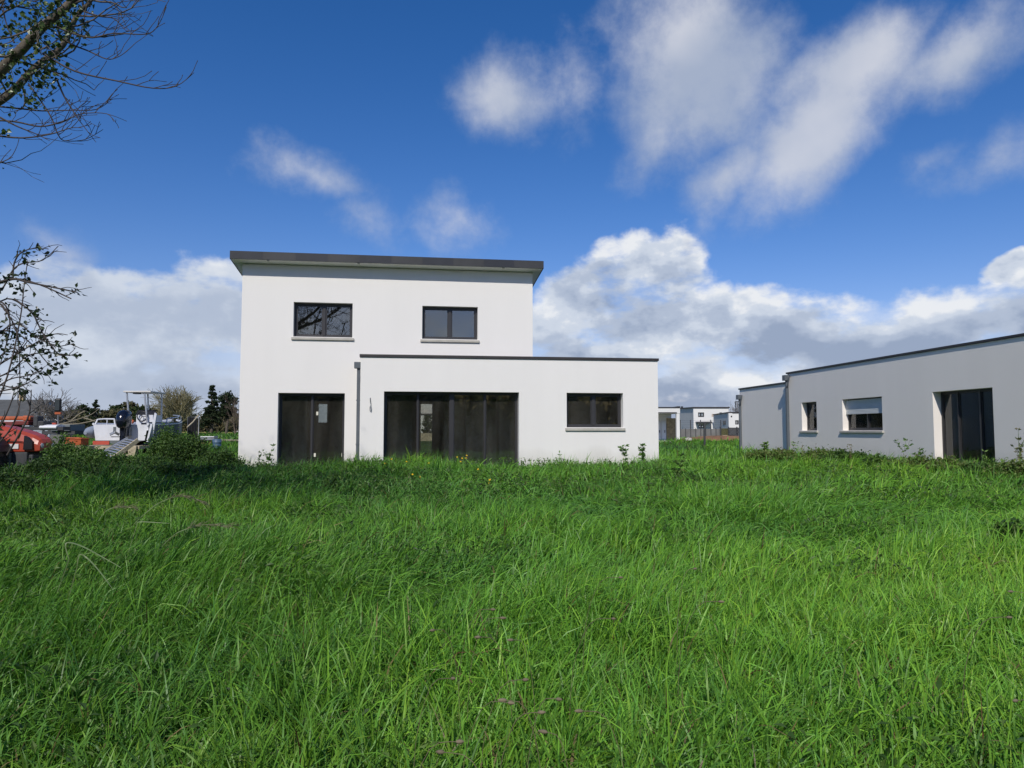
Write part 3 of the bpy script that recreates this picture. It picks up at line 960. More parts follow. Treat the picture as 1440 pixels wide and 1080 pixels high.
def near_tree():
    rng = np.random.default_rng(5)
    base = Vector((-7.6, 7.6, g(-7.6, 7.6) - .1))
    root = thing('ivy_clad_tree', 'tall bare tree with ivy on its limbs reaching in at upper left', 'tree', base)
    W = lambda p: Vector(p) - base
    tr, tw = MB(), MB()
    tips, mids, ivy = [], [], []
    trunk = smooth_path([Vector((0, 0, 0)), Vector((.05, .05, 1.3)), Vector((-.05, .1, 2.6)), Vector((.1, 0, 3.9)), Vector((.05, -.1, 5.4)), Vector((-.1, 0, 7.0))], 3)
    tr.tube(trunk, [.30 - .014 * i for i in range(len(trunk))], 10)
    ivy += [tuple(p) for p in trunk[4:]] * 3
    # limbs that enter the picture
    limbs = [
        ([(-300, 330, 7.5), (-160, 230, 7.3), (-60, 155, 7.1), (0, 100, 7.0), (28, 72, 6.95), (60, 38, 6.9), (95, 8, 6.9), (135, -40, 6.9), (170, -120, 7.0)], .068, .024),
        ([(-300, 300, 7.6), (-150, 230, 7.9), (-40, 165, 8.0), (12, 134, 8.0), (48, 96, 8.0), (88, 64, 8.0), (108, 22, 8.0), (128, 0, 8.0), (160, -60, 8.1)], .055, .016),
        ([(-340, 120, 7.6), (-200, 20, 7.4), (-90, -70, 7.3), (0, -160, 7.2), (90, -260, 7.2)], .12, .04),
        ([(-60, 155, 7.1), (-30, 70, 7.2), (-8, 10, 7.3), (15, -60, 7.4), (60, -140, 7.5)], .05, .02),
    ]
    for L, r0, r1 in limbs:
        pts = [W(p) for p in smooth_path(pxpath(L), 4)]
        n_ = len(pts)
        tr.tube(pts, [r0 + (r1 - r0) * i / (n_ - 1) for i in range(n_)], 8)
        ivy += [tuple(p) for p in pts]
        for p in pts[2::2]:
            dd = Vector((rng.uniform(-.2, 1), rng.uniform(-.7, .7), rng.uniform(-.5, .9)))
            grow(tr, p, dd, rng.uniform(.5, .95), .012, 1, rng, tips, mids, kids=3, wob=.2, lift=.04, nseg=5, rmin=.0028, sides=(5, 4, 3), twmb=tw)
    # long drooping twigs
    tw_list = [
        [(60, 75, 6.9), (105, 100, 6.8), (165, 114, 6.7), (215, 124, 6.6), (248, 121, 6.6), (273, 102, 6.6)],
        [(80, 38, 6.9), (105, 48, 6.9), (130, 53, 6.8), (160, 47, 6.8), (205, 48, 6.7), (222, 36, 6.7), (234, 10, 6.7)],
        [(78, 48, 6.9), (100, 62, 7.0), (125, 72, 7.0), (150, 83, 7.0), (166, 80, 7.0), (180, 71, 7.0)],
        [(118, 16, 7.9), (140, 23, 7.8), (160, 26, 7.8), (174, 40, 7.7), (180, 45, 7.7)],
        [(-20, 148, 7.4), (30, 153, 7.3), (60, 156, 7.2), (100, 155, 7.2), (135, 154, 7.1), (158, 139, 7.1)],
        [(-30, 168, 7.2), (20, 171, 7.1), (58, 178, 7.0), (90, 170, 7.0), (115, 160, 7.0), (150, 160, 7.0), (160, 171, 7.0)],
        [(40, 118, 8.0), (56, 140, 7.9), (72, 165, 7.8), (82, 190, 7.7), (92, 198, 7.7), (120, 196, 7.6), (145, 182, 7.6)],
        [(80, 112, 6.9), (90, 135, 7.0), (104, 158, 7.0), (112, 170, 7.0), (135, 200, 7.0)],
        [(-30, 240, 6.8), (0, 229, 6.8), (18, 221, 6.8)],
        [(-10, 190, 7.0), (30, 194, 7.0), (70, 189, 7.0), (100, 180, 7.0), (116, 180, 7.0)],
        [(0, 165, 7), (25, 178, 7), (50, 188, 7), (70, 198, 7.0)],
        [(20, 60, 7.3), (8, 30, 7.3), (2, -10, 7.3)],
    ]
    for L in tw_list:
        pts = [W(p) for p in smooth_path(pxpath(L), 4)]
        n_ = len(pts)
        tw.tube(pts, [.0098 * (1 - .74 * i / (n_ - 1)) for i in range(n_)], 5)
        for i in range(4, n_ - 1, 2):
            dd = (pts[i + 1] - pts[i]).normalized() + Vector((rng.uniform(-.3, .7), rng.uniform(-.5, .5), rng.uniform(-.1, 1.1)))
            l = rng.uniform(.12, .38)
            q = branch_pts(pts[i], dd, l, 4, .16, rng, .07)
            tw.tube(q, [.0038, .0033, .0029, .0024, .003], 4)
            if rng.random() < .5:
                q2 = branch_pts(q[2], Vector(dd) + Vector(rng.normal(size=3)) * .6, l * .6, 3, .16, rng, .06)
                tw.tube(q2, [.0036, .003, .0026, .003], 3)
            mids.append(tuple(q[-1]))
    # rest of the crown, above and outside the frame
    for k in range(9):
        a = rng.uniform(.55 * PI, 1.45 * PI)
        h = rng.uniform(4.2, 7.0)
        dd = Vector((math.cos(a) * .9 - .1, math.sin(a) * .9, rng.uniform(.5, 1.2)))
        t2 = []
        grow(tr, Vector((0, 0, h)), dd, rng.uniform(1.6, 2.4), .075, 3, rng, t2, mids, kids=3, wob=.14, lift=.06, nseg=5, rmin=.0045, twmb=tw)
    # limb above the picture that is mirrored in the upper left window
    pts = smooth_path([Vector((0, 0, 4.9)), Vector((1.0, .1, 5.9)), Vector((2.0, .2, 6.3)), Vector((3.1, .1, 6.9)), Vector((4.2, 0, 8.0))], 4)
    tr.tube(pts, [.09 - .004 * i for i in range(len(pts))], 7)
    for p in pts[3:]:
        for k in range(2):
            grow(tr, p, Vector((rng.uniform(-.5, .9), rng.uniform(-.6, .6), rng.uniform(.1, 1.0))), rng.uniform(.6, 1.0), .028, 2, rng, [], mids, kids=3, wob=.2, lift=.05, nseg=4, rmin=.0055, twmb=tw)
    ivy += [tuple(p) for p in pts[:9]] * 4
    for k in range(10):
        a = rng.uniform(0, 2 * PI)
        dd = Vector((math.cos(a) * .7, math.sin(a) * .5, rng.uniform(.7, 1.4)))
        grow(tr, Vector((-.1, 0, rng.uniform(6.0, 7.4))), dd, rng.uniform(1.4, 2.0), .07, 3, rng, [], mids, kids=3, wob=.14, lift=.08, nseg=5, rmin=.0055, twmb=tw)
    tr.build('trunk', M_bark, root)
    tw.build('twigs', M_twig, root)
    # ivy: on the limbs, dense in the crown
    C = []
    for p in ivy:
        if p[0] > 2.0 and rng.random() < .35: continue
        if rng.random() < .45: continue
        for _ in range(2):
            c = np.array(p) + rng.normal(size=3) * .07
            C.append(c + rng.normal(size=(rng.integers(8, 22), 3)) * rng.uniform(.025, .06))
    for px, py, Y, n_, s_ in ((68, 98, 7.9, 190, .10), (62, 112, 7.9, 120, .075), (70, 5, 6.9, 220, .14), (85, 30, 6.9, 150, .11), (105, 38, 6.9, 70, .06), (60, 70, 7, 90, .09), (45, 10, 7, 120, .12), (22, 45, 7, 120, .1),
                              (38, 138, 7.6, 45, .05), (54, 145, 7.6, 22, .035), (5, 100, 7, 160, .11), (3, 190, 7, 30, .035), (14, 158, 7.3, 10, .02)):
        C.append(np.array(W(at(px, py, Y))) + rng.normal(size=(int(n_ * .55), 3)) * s_)
    for _ in range(420):     # dense ivy high in the crown
        a = rng.uniform(0, 2 * PI); rr = 3.7 * math.sqrt(rng.random())
        c = np.array([rr * math.cos(a) - .9, .7 * rr * math.sin(a) - .2, 0])
        lo = ZC + .615 * (c[1] + base.y) + .9 - base.z
        c[2] = rng.uniform(lo if c[0] + base.x > -.74 * (c[1] + base.y) - .5 else 4.2, 11.6 - .12 * rr * rr)
        C.append(c + rng.normal(size=(70, 3)) * .26)
    C = np.concatenate(C)
    leaves('ivy', C, .050, IVYC * 1.35, M_ivy, root, aspect=.8, rng=rng)


near_tree()


def vine_shrub():
    rng = np.random.default_rng(21)
    base = Vector((-5.2, 6.0, g(-5.2, 6.0) - .05))
    root = thing('leafy_thorn_bush', 'tangled thorn bush with dark leaves and arching twigs at left edge', 'shrub', base)
    W = lambda p: Vector(p) - base
    tw = MB()
    C, D = [], []
    stems = [
        [(-180, 760, 6), (-150, 640, 6), (-90, 520, 6), (-40, 430, 6), (0, 398, 6.0), (20, 392, 6), (55, 400, 6), (100, 420, 5.9)],
        [(-180, 760, 6), (-120, 620, 6.1), (-70, 480, 6.1), (-20, 410, 6), (15, 393, 5.9), (40, 397, 5.9), (75, 404, 5.9), (108, 411, 5.9)],
        [(-40, 440, 6), (0, 410, 6), (18, 380, 6), (34, 370, 6), (60, 366, 6), (82, 346, 6)],
        [(18, 392, 6.1), (20, 370, 6.1), (30, 355, 6.1), (50, 349, 6.1), (68, 350, 6.1)],
        [(-20, 600, 5.8), (10, 530, 5.8), (28, 450, 5.9), (34, 400, 5.9), (39, 366, 5.9)],
        [(20, 420, 5.9), (45, 440, 5.9), (58, 465, 5.9), (68, 480, 5.9), (76, 490, 5.9)],
        [(-60, 560, 6), (-20, 490, 6), (20, 455, 6), (45, 470, 6), (62, 480, 6), (80, 487, 6), (104, 483, 6)],
        [(-60, 580, 6), (-20, 540, 6), (15, 522, 6), (40, 500, 6), (70, 496, 6), (96, 500, 6), (110, 495, 6)],
        [(-60, 570, 5.9), (-10, 520, 5.9), (20, 500, 5.9), (45, 485, 5.9), (75, 470, 5.9), (95, 471, 5.9)],
        [(-60, 590, 5.8), (-20, 560, 5.8), (10, 535, 5.8), (40, 528, 5.8), (55, 522, 5.8)],
        [(-60, 545, 6), (-10, 540, 6), (20, 545, 6), (40, 538, 6), (52, 530, 6)],
        [(-60, 560, 5.7), (0, 550, 5.7), (25, 545, 5.7), (35, 541, 5.7)],
        [(-30, 650, 5.6), (10, 610, 5.6), (25, 580, 5.6), (30, 552, 5.6)],
        [(-30, 650, 5.6), (0, 600, 5.5), (14, 570, 5.5), (20, 550, 5.5)],
        [(10, 640, 5.6), (38, 590, 5.6), (43, 565, 5.6), (44, 548, 5.6)],
        [(-30, 500, 6), (-5, 430, 6), (10, 440, 6), (24, 470, 6), (28, 520, 6), (26, 560, 6)],
        [(-10, 420, 6), (8, 430, 6), (14, 460, 6), (4, 500, 6), (-10, 540, 6)],
        [(-20, 470, 6.2), (10, 465, 6.2), (38, 478, 6.2), (62, 505, 6.2), (75, 520, 6.2)],
        [(-20, 440, 6.1), (10, 420, 6.1), (36, 432, 6.1), (50, 445, 6.1), (62, 452, 6.1)],
        [(-20, 520, 6.1), (15, 490, 6.1), (30, 500, 6.1), (50, 520, 6.1), (72, 525, 6.1)],
    ]
    for si, L in enumerate(stems):
        pts = [W(p) for p in smooth_path(pxpath(L), 4)]
        n_ = len(pts)
        r0 = .014 if si < 2 else .0062
        tw.tube(pts, [r0 * (1 - .75 * i / (n_ - 1)) + .0015 for i in range(n_)], 5)
        for i in range(3, n_ - 1, 1):
            if rng.random() < .62:
                dd = (pts[i + 1] - pts[i]).normalized() + Vector((rng.uniform(-.6, .8), rng.uniform(-.7, .7), rng.uniform(-.6, .7)))
                q = branch_pts(pts[i], dd, rng.uniform(.05, .17), 4, .2, rng, .0)
                tw.tube(q, [.0042, .0036, .003, .0026, .002], 3)
                if rng.random() < .16:
                    for c in q[2:]:
                        k = rng.integers(1, 4)
                        C.append(np.array(c) + rng.normal(size=(k, 3)) * .022)
            if rng.random() < .05:
                C.append(np.array(pts[i]) + rng.normal(size=(4, 3)) * .03)
    for px, py, n_, s_ in ((85, 407, 7, .03), (108, 412, 6, .025), (55, 440, 9, .025), (50, 488, 26, .06), (25, 480, 22, .06), (75, 500, 26, .06), (85, 498, 18, .05), (72, 520, 14, .035), (40, 525, 12, .05), (100, 485, 6, .025), (15, 405, 26, .07), (5, 440, 20, .07), (8, 470, 26, .08), (20, 500, 26, .07)):
        C.append(np.array(W(at(px, py, 6.0))) + rng.normal(size=(n_, 3)) * s_)
    tw.build('twigs', M_twig, root)
    leaves('foliage', np.concatenate(C), .043, IVYC * .55, M_ivy, root, aspect=.6, rng=rng)


vine_shrub()


def bare_tree(name, label, px, Y, top_px, spread_px, seed, barkm=M_palebark, fine=3, depthn=3, kids=4, lean=(0, 0), group=None, base_py=None, ratio=.64, spread=.75, lift=.05, rm=.018):
    rng = np.random.default_rng(seed)
    b = at(px, 606, Y)
    bz = g(b.x, Y) - .05
    H = at(px, top_px, Y).z - bz
    root = thing(name, label, 'tree', (b.x, Y, bz), 0, group)
    tr, tw = MB(), MB()
    tips, mids = [], []
    nst = fine
    for s in range(nst):
        dd = Vector((lean[0] + rng.uniform(-.45, .45) * (nst > 1), lean[1] + rng.uniform(-.3, .3), 1))
        grow(tr, Vector((rng.uniform(-.2, .2), rng.uniform(-.2, .2), 0)), dd, H * .48, H * .028, depthn, rng, tips, mids, kids=kids, wob=.12, lift=lift, spread=spread, nseg=5, rmin=rm, sides=(6, 5, 4, 3, 3), ratio=ratio, twmb=tw)
    # fit height and width
    for m in (tr, tw):
        pass
    allv = np.array(tr.v + tw.v)
    kz = H / max(allv[:, 2].max(), .1)
    half = spread_px / FPX * Y / 2
    cx = (np.percentile(allv[:, 0], 98) + np.percentile(allv[:, 0], 2)) / 2
    kx = half / max((np.percentile(allv[:, 0], 98) - np.percentile(allv[:, 0], 2)) / 2, .1)
    kx = min(max(kx, .5), 1.6)
    for m in (tr, tw):
        m.v = [(x * kx, y * kx, z * kz) for x, y, z in m.v]
    tr.build('trunk', barkm, root)
    if tw.v: tw.build('crown', barkm, root)
    return root


M_oliv = mat('olive_twigs', (0.25, 0.225, 0.12), .9, .25, 3.0)
M_brownt = mat('brown_twigs', (0.15, 0.115, 0.085), .9, .25, 3.0)
bare_tree('bare_tree', 'bare spreading tree behind the orange tractor and the dark mirror', 62, 55, 548, 62, 31, mat('grey_twigs', (0.17, 0.15, 0.13), .9, .25, 3.0), fine=2, depthn=3, kids=5, rm=.012)
bare_tree('bare_tree', 'bare branching tree between the dark mirror and the dark conifers', 105, 58, 545, 62, 32, MATS['grey_twigs'], fine=2, depthn=3, kids=5, rm=.012)
bare_tree('willow_tree', 'pale olive domed bare willow rising behind the boat roof', 250, 85, 540, 66, 33, M_oliv, fine=7, depthn=3, kids=6, rm=.013, ratio=.6, spread=.55, lift=.09)
bare_tree('bare_tree', 'thin brown bare tree touching the left corner of the white house', 331, 90, 548, 22, 34, M_brownt, fine=2, depthn=3, kids=5, rm=.014)
bare_tree('bare_tree', 'grey bare tree above the low white house at far right', 1041, 92, 558, 24, 35, MATS['grey_twigs'], fine=2, depthn=3, kids=5, rm=.014)
# a long leaning pale bough lying left of the boat
bb = at(80, 600, 45)
mb = MB()
for L in ([(70, 600, 45), (95, 594, 45), (115, 588, 45), (130, 582, 45), (140, 574, 45)], [(88, 597, 45), (110, 596, 45), (130, 592, 45), (142, 588, 45)], [(100, 592, 45), (112, 582, 45), (120, 578, 45)], [(118, 588, 45), (126, 590, 45), (138, 594, 45)]):
    mb.tube([p - bb for p in smooth_path(pxpath(L), 3)], [.05 - .03 * i / 12 for i in range(3 * (len(L) - 1) + 1)], 5)
root = thing('fallen_bough', 'pale leaning bare bough between grey trailer and boat', 'bough', bb); mb.build('limb', M_palebark, root)

FARC = np.array([(0.035, 0.055, 0.020), (0.05, 0.07, 0.025), (0.025, 0.040, 0.016)])
CONC = np.array([(0.026, 0.042, 0.022), (0.036, 0.052, 0.024), (0.018, 0.028, 0.016)])
OLIC = np.array([(0.13, 0.115, 0.06), (0.10, 0.10, 0.05), (0.085, 0.08, 0.045)])


def crown_tree(name, label, px, Y, top_py, w_px, seed, shape='round', cols=FARC, n=1400, ls=.32, group=None, trunkm=M_bark, low=.12):
    rng = np.random.default_rng(seed)
    b = at(px, 606, Y)
    bz = g(b.x, Y) - .05
    H = at(px, top_py, Y).z - bz
    Rr = w_px / FPX * Y / 2
    root = thing(name, label, 'tree', (b.x, Y, bz), 0, group)
    tr = MB()
    tr.tube([(0, 0, 0), (.03 * H, 0, H * .3), (-.01 * H, 0, H * .6), (0, 0, H * .95)], [.035 * H, .028 * H, .018 * H, .005 * H], 6)
    pts = []
    nl = 34 if shape == 'round' else 46
    for k in range(nl):
        a = rng.uniform(0, 2 * PI)
        if shape == 'cone':
            t = low + (1 - low) * rng.random() ** .8
            rad = Rr * (1 - t) ** .75 * rng.uniform(.6, 1.1) + .05 * Rr
            c = np.array([rad * math.cos(a) * .85, rad * math.sin(a) * .85, H * t])
            s = np.array([.2, .2, .09]) * Rr * (1.25 - t)
        else:
            t = rng.random()
            zz = low + (1 - low) * (.08 + .84 * t)
            prof = math.sqrt(max(.05, 1 - (2 * (t - .45)) ** 2 * .85))
            rad = Rr * prof * math.sqrt(rng.random()) * .9
            c = np.array([rad * math.cos(a), rad * math.sin(a), H * zz])
            s = np.array([.17, .17, .14]) * Rr
        tr.tube([(0, 0, max(.1, c[2] - .25 * H * rng.random() - .05 * H)), tuple(c)], [.012 * H, .004 * H], 4, cap=False)
        pts.append(c + rng.normal(size=(n // nl, 3)) * s)
    P = np.concatenate(pts)
    P[:, 2] = np.clip(P[:, 2], .05, H * 1.02)
    tr.build('trunk', trunkm, root)
    leaves('crown', P, ls, cols, M_far_leaf, root, aspect=.55, rng=rng)
    return root


G1 = 'dark trees along the far edge of the field'
crown_tree('conifer_tree', 'taller dark conifer standing right of the willow', 297, 95, 543, 28, 41, 'cone', CONC, 2600, .36)
crown_tree('pine_tree', 'dark pine with open crown nearest the left house corner', 318, 92, 549, 26, 42, 'round', CONC, 1500, .36, low=.35)
crown_tree('conifer_tree', 'small dark conifer left of the boat engine', 133, 80, 562, 20, 43, 'cone', CONC, 1200, .3)
crown_tree('broadleaf_tree', 'dull green rounded tree beside the small dark conifer', 115, 84, 568, 30, 44, 'round', FARC, 1400, .34)
crown_tree('broadleaf_tree', 'olive bushy tree low behind the trailer and the bough', 95, 76, 580, 56, 45, 'round', OLIC, 1800, .34, low=.02)
for i, (px, tp_, w, cl) in enumerate(((150, 578, 34, OLIC), (165, 571, 30, FARC), (181, 565, 26, OLIC), (197, 570, 30, FARC), (212, 572, 30, OLIC), (228, 576, 34, FARC), (265, 584, 50, OLIC), (310, 580, 44, OLIC), (282, 590, 34, FARC), (140, 584, 40, OLIC), (245, 582, 44, OLIC), (322, 578, 36, OLIC), (172, 576, 40, OLIC), (205, 578, 44, FARC))):
    crown_tree('broadleaf_tree', 'brownish green tree in the low belt along the far side of the field', px, 105 + 3 * (i % 3), tp_, w * 1.25, 50 + i, 'round', cl, 1500, .5, group=G1, low=.02)

crown_tree('garden_bush', 'green bush seen through the rear window of the living room', 603, 56, 583, 22, 70, 'round', FARC * 1.2, 700, .2, low=.05)

# hedge behind the photographer, mirrored in the ground floor glass
def back_hedge():
    rng = np.random.default_rng(77)
    n = 60000
    x = rng.uniform(-36, 36, n)
    hh = 5.0 + .8 * np.sin(x * .7) + .5 * np.sin(x * 1.9 + 1)
    z = g(0, -12) + hh * rng.random(n)
    y = -12.5 + rng.normal(size=n) * 1.2
    hm = leaf_mat('hedge_leaf', rough=.8, trans=.55, spec=.1, tboost=(1.2, 1.15, .9))
    o = leaves('hedge', np.stack([x, y, z], -1), .55, np.array([(.24, .20, .12), (.18, .17, .09), (.28, .23, .14)]), hm, None, aspect=.7, rng=rng)
    tag(o, 'tall dark hedge behind the photographer mirrored in the ground floor glass', 'hedge', kind='stuff')


back_hedge()

# ------------------------------------------------------------------ bushes near the boat
BUSH = np.array([(0.060, 0.125, 0.022), (0.080, 0.155, 0.028), (0.040, 0.085, 0.020), (0.105, 0.18, 0.038)])


TALLW = np.array([(0.12, 0.20, 0.035), (0.085, 0.16, 0.03), (0.15, 0.19, 0.05), (0.13, 0.15, 0.05)])


def bush(label, px, py_top, Y, w_px, seed, cols=BUSH, n=2600, ls=.062, name='bramble_bush', squash=.8):
    rng = np.random.default_rng(seed)
    b = at(px, 606, Y)
    bz = g(b.x, Y)
    H = at(px, py_top, Y).z - bz
    Rr = w_px / FPX * Y / 2
    root = thing(name, label, 'bush', (b.x, Y, bz))
    st = MB()
    P = []
    for k in range(30):
        a = rng.uniform(0, 2 * PI); r = Rr * math.sqrt(rng.random()); t = rng.random()
        zmax = H * math.sqrt(max(.1, 1 - (r / Rr) ** 2 * .75))
        c = np.array([r * math.cos(a), r * math.sin(a) * squash, zmax * (.45 + .5 * t)])
        st.tube([(r * .3 * math.cos(a), r * .3 * math.sin(a), 0), tuple(c * np.array([.75, .75, .6])), tuple(c)], [.014, .01, .005], 4, cap=False)
        P.append(c + rng.normal(size=(int(n * 1.9) // 30, 3)) * np.array([.17 * Rr, .17 * Rr, .13 * H]))
    P = np.concatenate(P)
    P[:, 2] = np.clip(P[:, 2], .02, None)
    st.build('stems', M_twig, root)
    leaves('foliage', P, ls, cols, M_leaf, root, aspect=.6, rng=rng, up=.5)


bush('leafy green bush in front of the tractor nose', 98, 614, 18.5, 62, 81, n=3600)
bush('lower green bush left of the wooden ramp foot', 118, 632, 17.5, 70, 82, n=2600)
bush('rounded green bush right of the ramp in front of the grey hull', 236, 607, 20, 56, 83, n=3400)
bush('wide dark green bush between the boat and the house corner', 262, 613, 19.5, 66, 84, BUSH * .8, n=3800)
bush('low nettle clump below the wooden platform', 185, 640, 17.5, 90, 85, n=3200)
bush('low weedy clump at the left corner of the white house', 310, 634, 18.5, 52, 86, BUSH * .9, n=2200)
bush('thick bramble clump under the small bungalow window', 1190, 636, 20.5, 62, 88, n=2600, ls=.075)
bush('low bramble clump under the shuttered bungalow window', 1235, 642, 18.8, 44, 89, n=1500, ls=.08)
bush('weedy clump below the bungalow patio door', 1395, 652, 16.0, 90, 90, n=2000, ls=.07)
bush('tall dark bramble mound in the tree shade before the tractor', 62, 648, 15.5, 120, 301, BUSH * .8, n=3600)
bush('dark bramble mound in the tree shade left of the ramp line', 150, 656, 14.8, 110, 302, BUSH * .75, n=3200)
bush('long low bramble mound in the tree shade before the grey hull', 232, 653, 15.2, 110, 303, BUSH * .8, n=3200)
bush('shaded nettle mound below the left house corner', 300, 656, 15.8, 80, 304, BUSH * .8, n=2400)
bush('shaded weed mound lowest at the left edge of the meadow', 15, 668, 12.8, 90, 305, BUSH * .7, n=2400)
bush('ragged weed strip below the low end of the bungalow', 1085, 632, 25.0, 64, 306, TALLW, n=1800, ls=.08)
bush('ragged weed strip left of the shuttered bungalow window', 1160, 633, 21.5, 60, 307, TALLW, n=2000, ls=.08)
bush('ragged weed strip right of the shuttered bungalow window', 1278, 641, 18.0, 70, 308, TALLW, n=2000, ls=.07)
bush('ragged weed strip at the left jamb of the bungalow patio door', 1330, 648, 16.8, 60, 309, TALLW, n=1800, ls=.07)
bush('ragged weed strip in the corner under the tall dock', 1425, 646, 15.0, 60, 310, TALLW, n=1800, ls=.07)
bush('dark leafy clump in the grass at right edge', 1420, 735, 8.4, 55, 91, BUSH * .9, n=1000, ls=.06)

# ------------------------------------------------------------------ weeds with single stems
def weed(label, px, py_base, py_top, Y, seed, cols=BUSH, leaf=.07, nl=18, branches=3, name='weed_plant', group=None, dry=False, rad=.006):
    rng = np.random.default_rng(seed)
    b = at(px, py_base, Y)
    bz = g(b.x, Y)
    H = at(px, py_top, Y).z - bz
    root = thing(name, label, 'weed', (b.x, Y, bz), 0, group)
    mb = MB()
    C, D = [], []
    main = branch_pts((0, 0, 0), (rng.uniform(-.12, .12), rng.uniform(-.1, .1), 1), H, 6, .05, rng, .03)
    mb.tube(main, [rad * (1.1 - .12 * i) for i in range(7)], 5)
    stems = [main]
    for k in range(branches):
        i = rng.integers(2, 5)
        a = rng.uniform(0, 2 * PI)
        q = branch_pts(main[i], (math.cos(a), math.sin(a) * .6, 1.0), H * rng.uniform(.2, .42), 4, .08, rng, .06)
        mb.tube(q, [rad * .6, rad * .55, rad * .5, rad * .4, rad * .3], 4)
        stems.append(q)
    for k in range(int(nl * 2.2)):
        s = stems[rng.integers(0, len(stems))] if rng.random() < .6 else main
        i = rng.integers(max(1, len(s) // 3), len(s))
        a = rng.uniform(0, 2 * PI)
        dd = np.array([math.cos(a), math.sin(a), rng.uniform(-.2, .8)])
        C.append(np.array(s[i]) + dd * leaf * .45); D.append(dd)
    mb.build('stem', M_drystem if dry else M_stem, root)
    leaves('foliage', np.array(C), leaf, np.asarray(cols) * 1.45, M_leaf, root, aspect=.42, rng=rng, dirs=D)


DRYC = np.array([(0.16, 0.11, 0.05), (0.11, 0.10, 0.04), (0.08, 0.09, 0.03)])
weed('leafy weed against the house wall left of the patio door', 375, 648, 626, 19.4, 101, nl=30, leaf=.10)
weed('smaller weed beside the tall one at the left house corner', 366, 648, 636, 19.3, 102, nl=20, leaf=.08)
weed('thin weed by the wall left of the sliding door', 532, 648, 640, 19.2, 103, nl=12, leaf=.06)
weed('small weed at the foot of the rainwater pipe', 508, 648, 642, 19.3, 104, nl=14, leaf=.07)
weed('leafy upright weed under the extension window, left of a pair', 876, 648, 627, 19.6, 105, nl=34, leaf=.11)
weed('leafy upright weed nearest the right house corner', 901, 648, 626, 19.7, 106, nl=36, leaf=.12)
weed('small bent weed under the left end of the extension window', 786, 648, 635, 19.5, 107, nl=14, leaf=.07)
weed('tiny weed right of the sliding door', 752, 648, 643, 19.4, 108, nl=14, leaf=.07)
weed('weed seen before the sliding door glass right of centre', 648, 650, 634, 19.0, 109, nl=10, leaf=.05, rad=.004)
weed('tall leafy weed left of the bungalow patio door', 1265, 650, 618, 18.8, 110, nl=26, leaf=.09, branches=5)
weed('weed at the left jamb of the bungalow patio door', 1293, 650, 631, 17.8, 111, nl=22, leaf=.09)
weed('weed in front of the bungalow patio door glass', 1392, 655, 634, 16.0, 112, nl=26, leaf=.09)
weed('tall feathery dock at the right edge beside the bungalow', 1434, 660, 604, 15.6, 113, DRYC * .8 + BUSH[:3] * .3, nl=60, leaf=.08, branches=7, rad=.009)
weed('dry brown dock stalk under the small bungalow window', 1147, 640, 624, 22.5, 114, DRYC, nl=14, leaf=.06, dry=True)
weed('dry brown dock stalk left of the bramble clump', 1130, 640, 622, 23, 115, DRYC, nl=12, leaf=.06, dry=True)
weed('dry stalk below the left end of the shuttered window', 1197, 642, 626, 20.0, 116, DRYC, nl=14, leaf=.06, dry=True)
weed('weed at the foot of the bungalow corner pipe', 1117, 636, 622, 25, 117, nl=22, leaf=.1)
weed('leafy weed at the foot of the low bungalow wall', 1075, 634, 624, 27, 118, nl=40, leaf=.14, branches=5)
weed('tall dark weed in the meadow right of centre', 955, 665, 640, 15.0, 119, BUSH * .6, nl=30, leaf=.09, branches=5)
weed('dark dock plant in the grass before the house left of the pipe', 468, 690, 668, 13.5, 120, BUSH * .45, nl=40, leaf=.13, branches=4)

# yellow flowers before the sliding door
FG = 'yellow flowers scattered in front of the sliding door'
def flower(px, py, Y, seed, heads, label, group=None):
    rng = np.random.default_rng(seed)
    b = at(px, py, Y)
    bz = g(b.x, Y)
    root = thing('yellow_flower', label, 'flower', (b.x, Y, bz), 0, group)
    H = b.z - bz
    st, pt = MB(), MB()
    for k in range(heads):
        tx = rng.normal() * .05 * (heads > 1); ty = rng.normal() * .04; tz = H + rng.normal() * .06 * (heads > 1)
        st.tube([(0, 0, 0), (tx * .3, ty * .3, H * .55), (tx, ty, tz)], [.005, .004, .003], 4)
        nrm = Vector((rng.uniform(-.4, .4), -.8, .9)).normalized()
        a = nrm.orthogonal().normalized(); c = nrm.cross(a)
        ctr = Vector((tx, ty, tz))
        n = 10
        vs = [ctr + nrm * .012]
        for i in range(n * 2):
            r = .026 if i % 2 == 0 else .016
            vs.append(ctr + (a * math.cos(PI * i / n) + c * math.sin(PI * i / n)) * r)
        pt.add(vs, [(0, 1 + i, 1 + (i + 1) % (2 * n)) for i in range(2 * n)])
    st.build('stem', M_stem, root)
    pt.build('flower_head', M_yellow, root)
for i, (px, py, Y) in enumerate(((551, 645.5, 18.6), (572, 649, 17.8), (588, 658, 16.2), (593, 659, 16.0), (603, 651, 17.4), (672, 660, 16), (580, 667, 15), (591, 670, 14.6), (542, 651.5, 17.6))):
    flower(px, py, Y, 200 + i, 1, 'single yellow flower in the grass in front of the sliding door', FG)
flower(651, 645.5, 17.8, 220, 5, 'tallest yellow flower cluster at the middle of the sliding door')
flower(685, 676, 13.5, 221, 2, 'low flower pair in the meadow below the right half of the sliding door')

M_stalk = mat('dull_stalk', (0.14, 0.13, 0.065), .8, .3, 20.0)
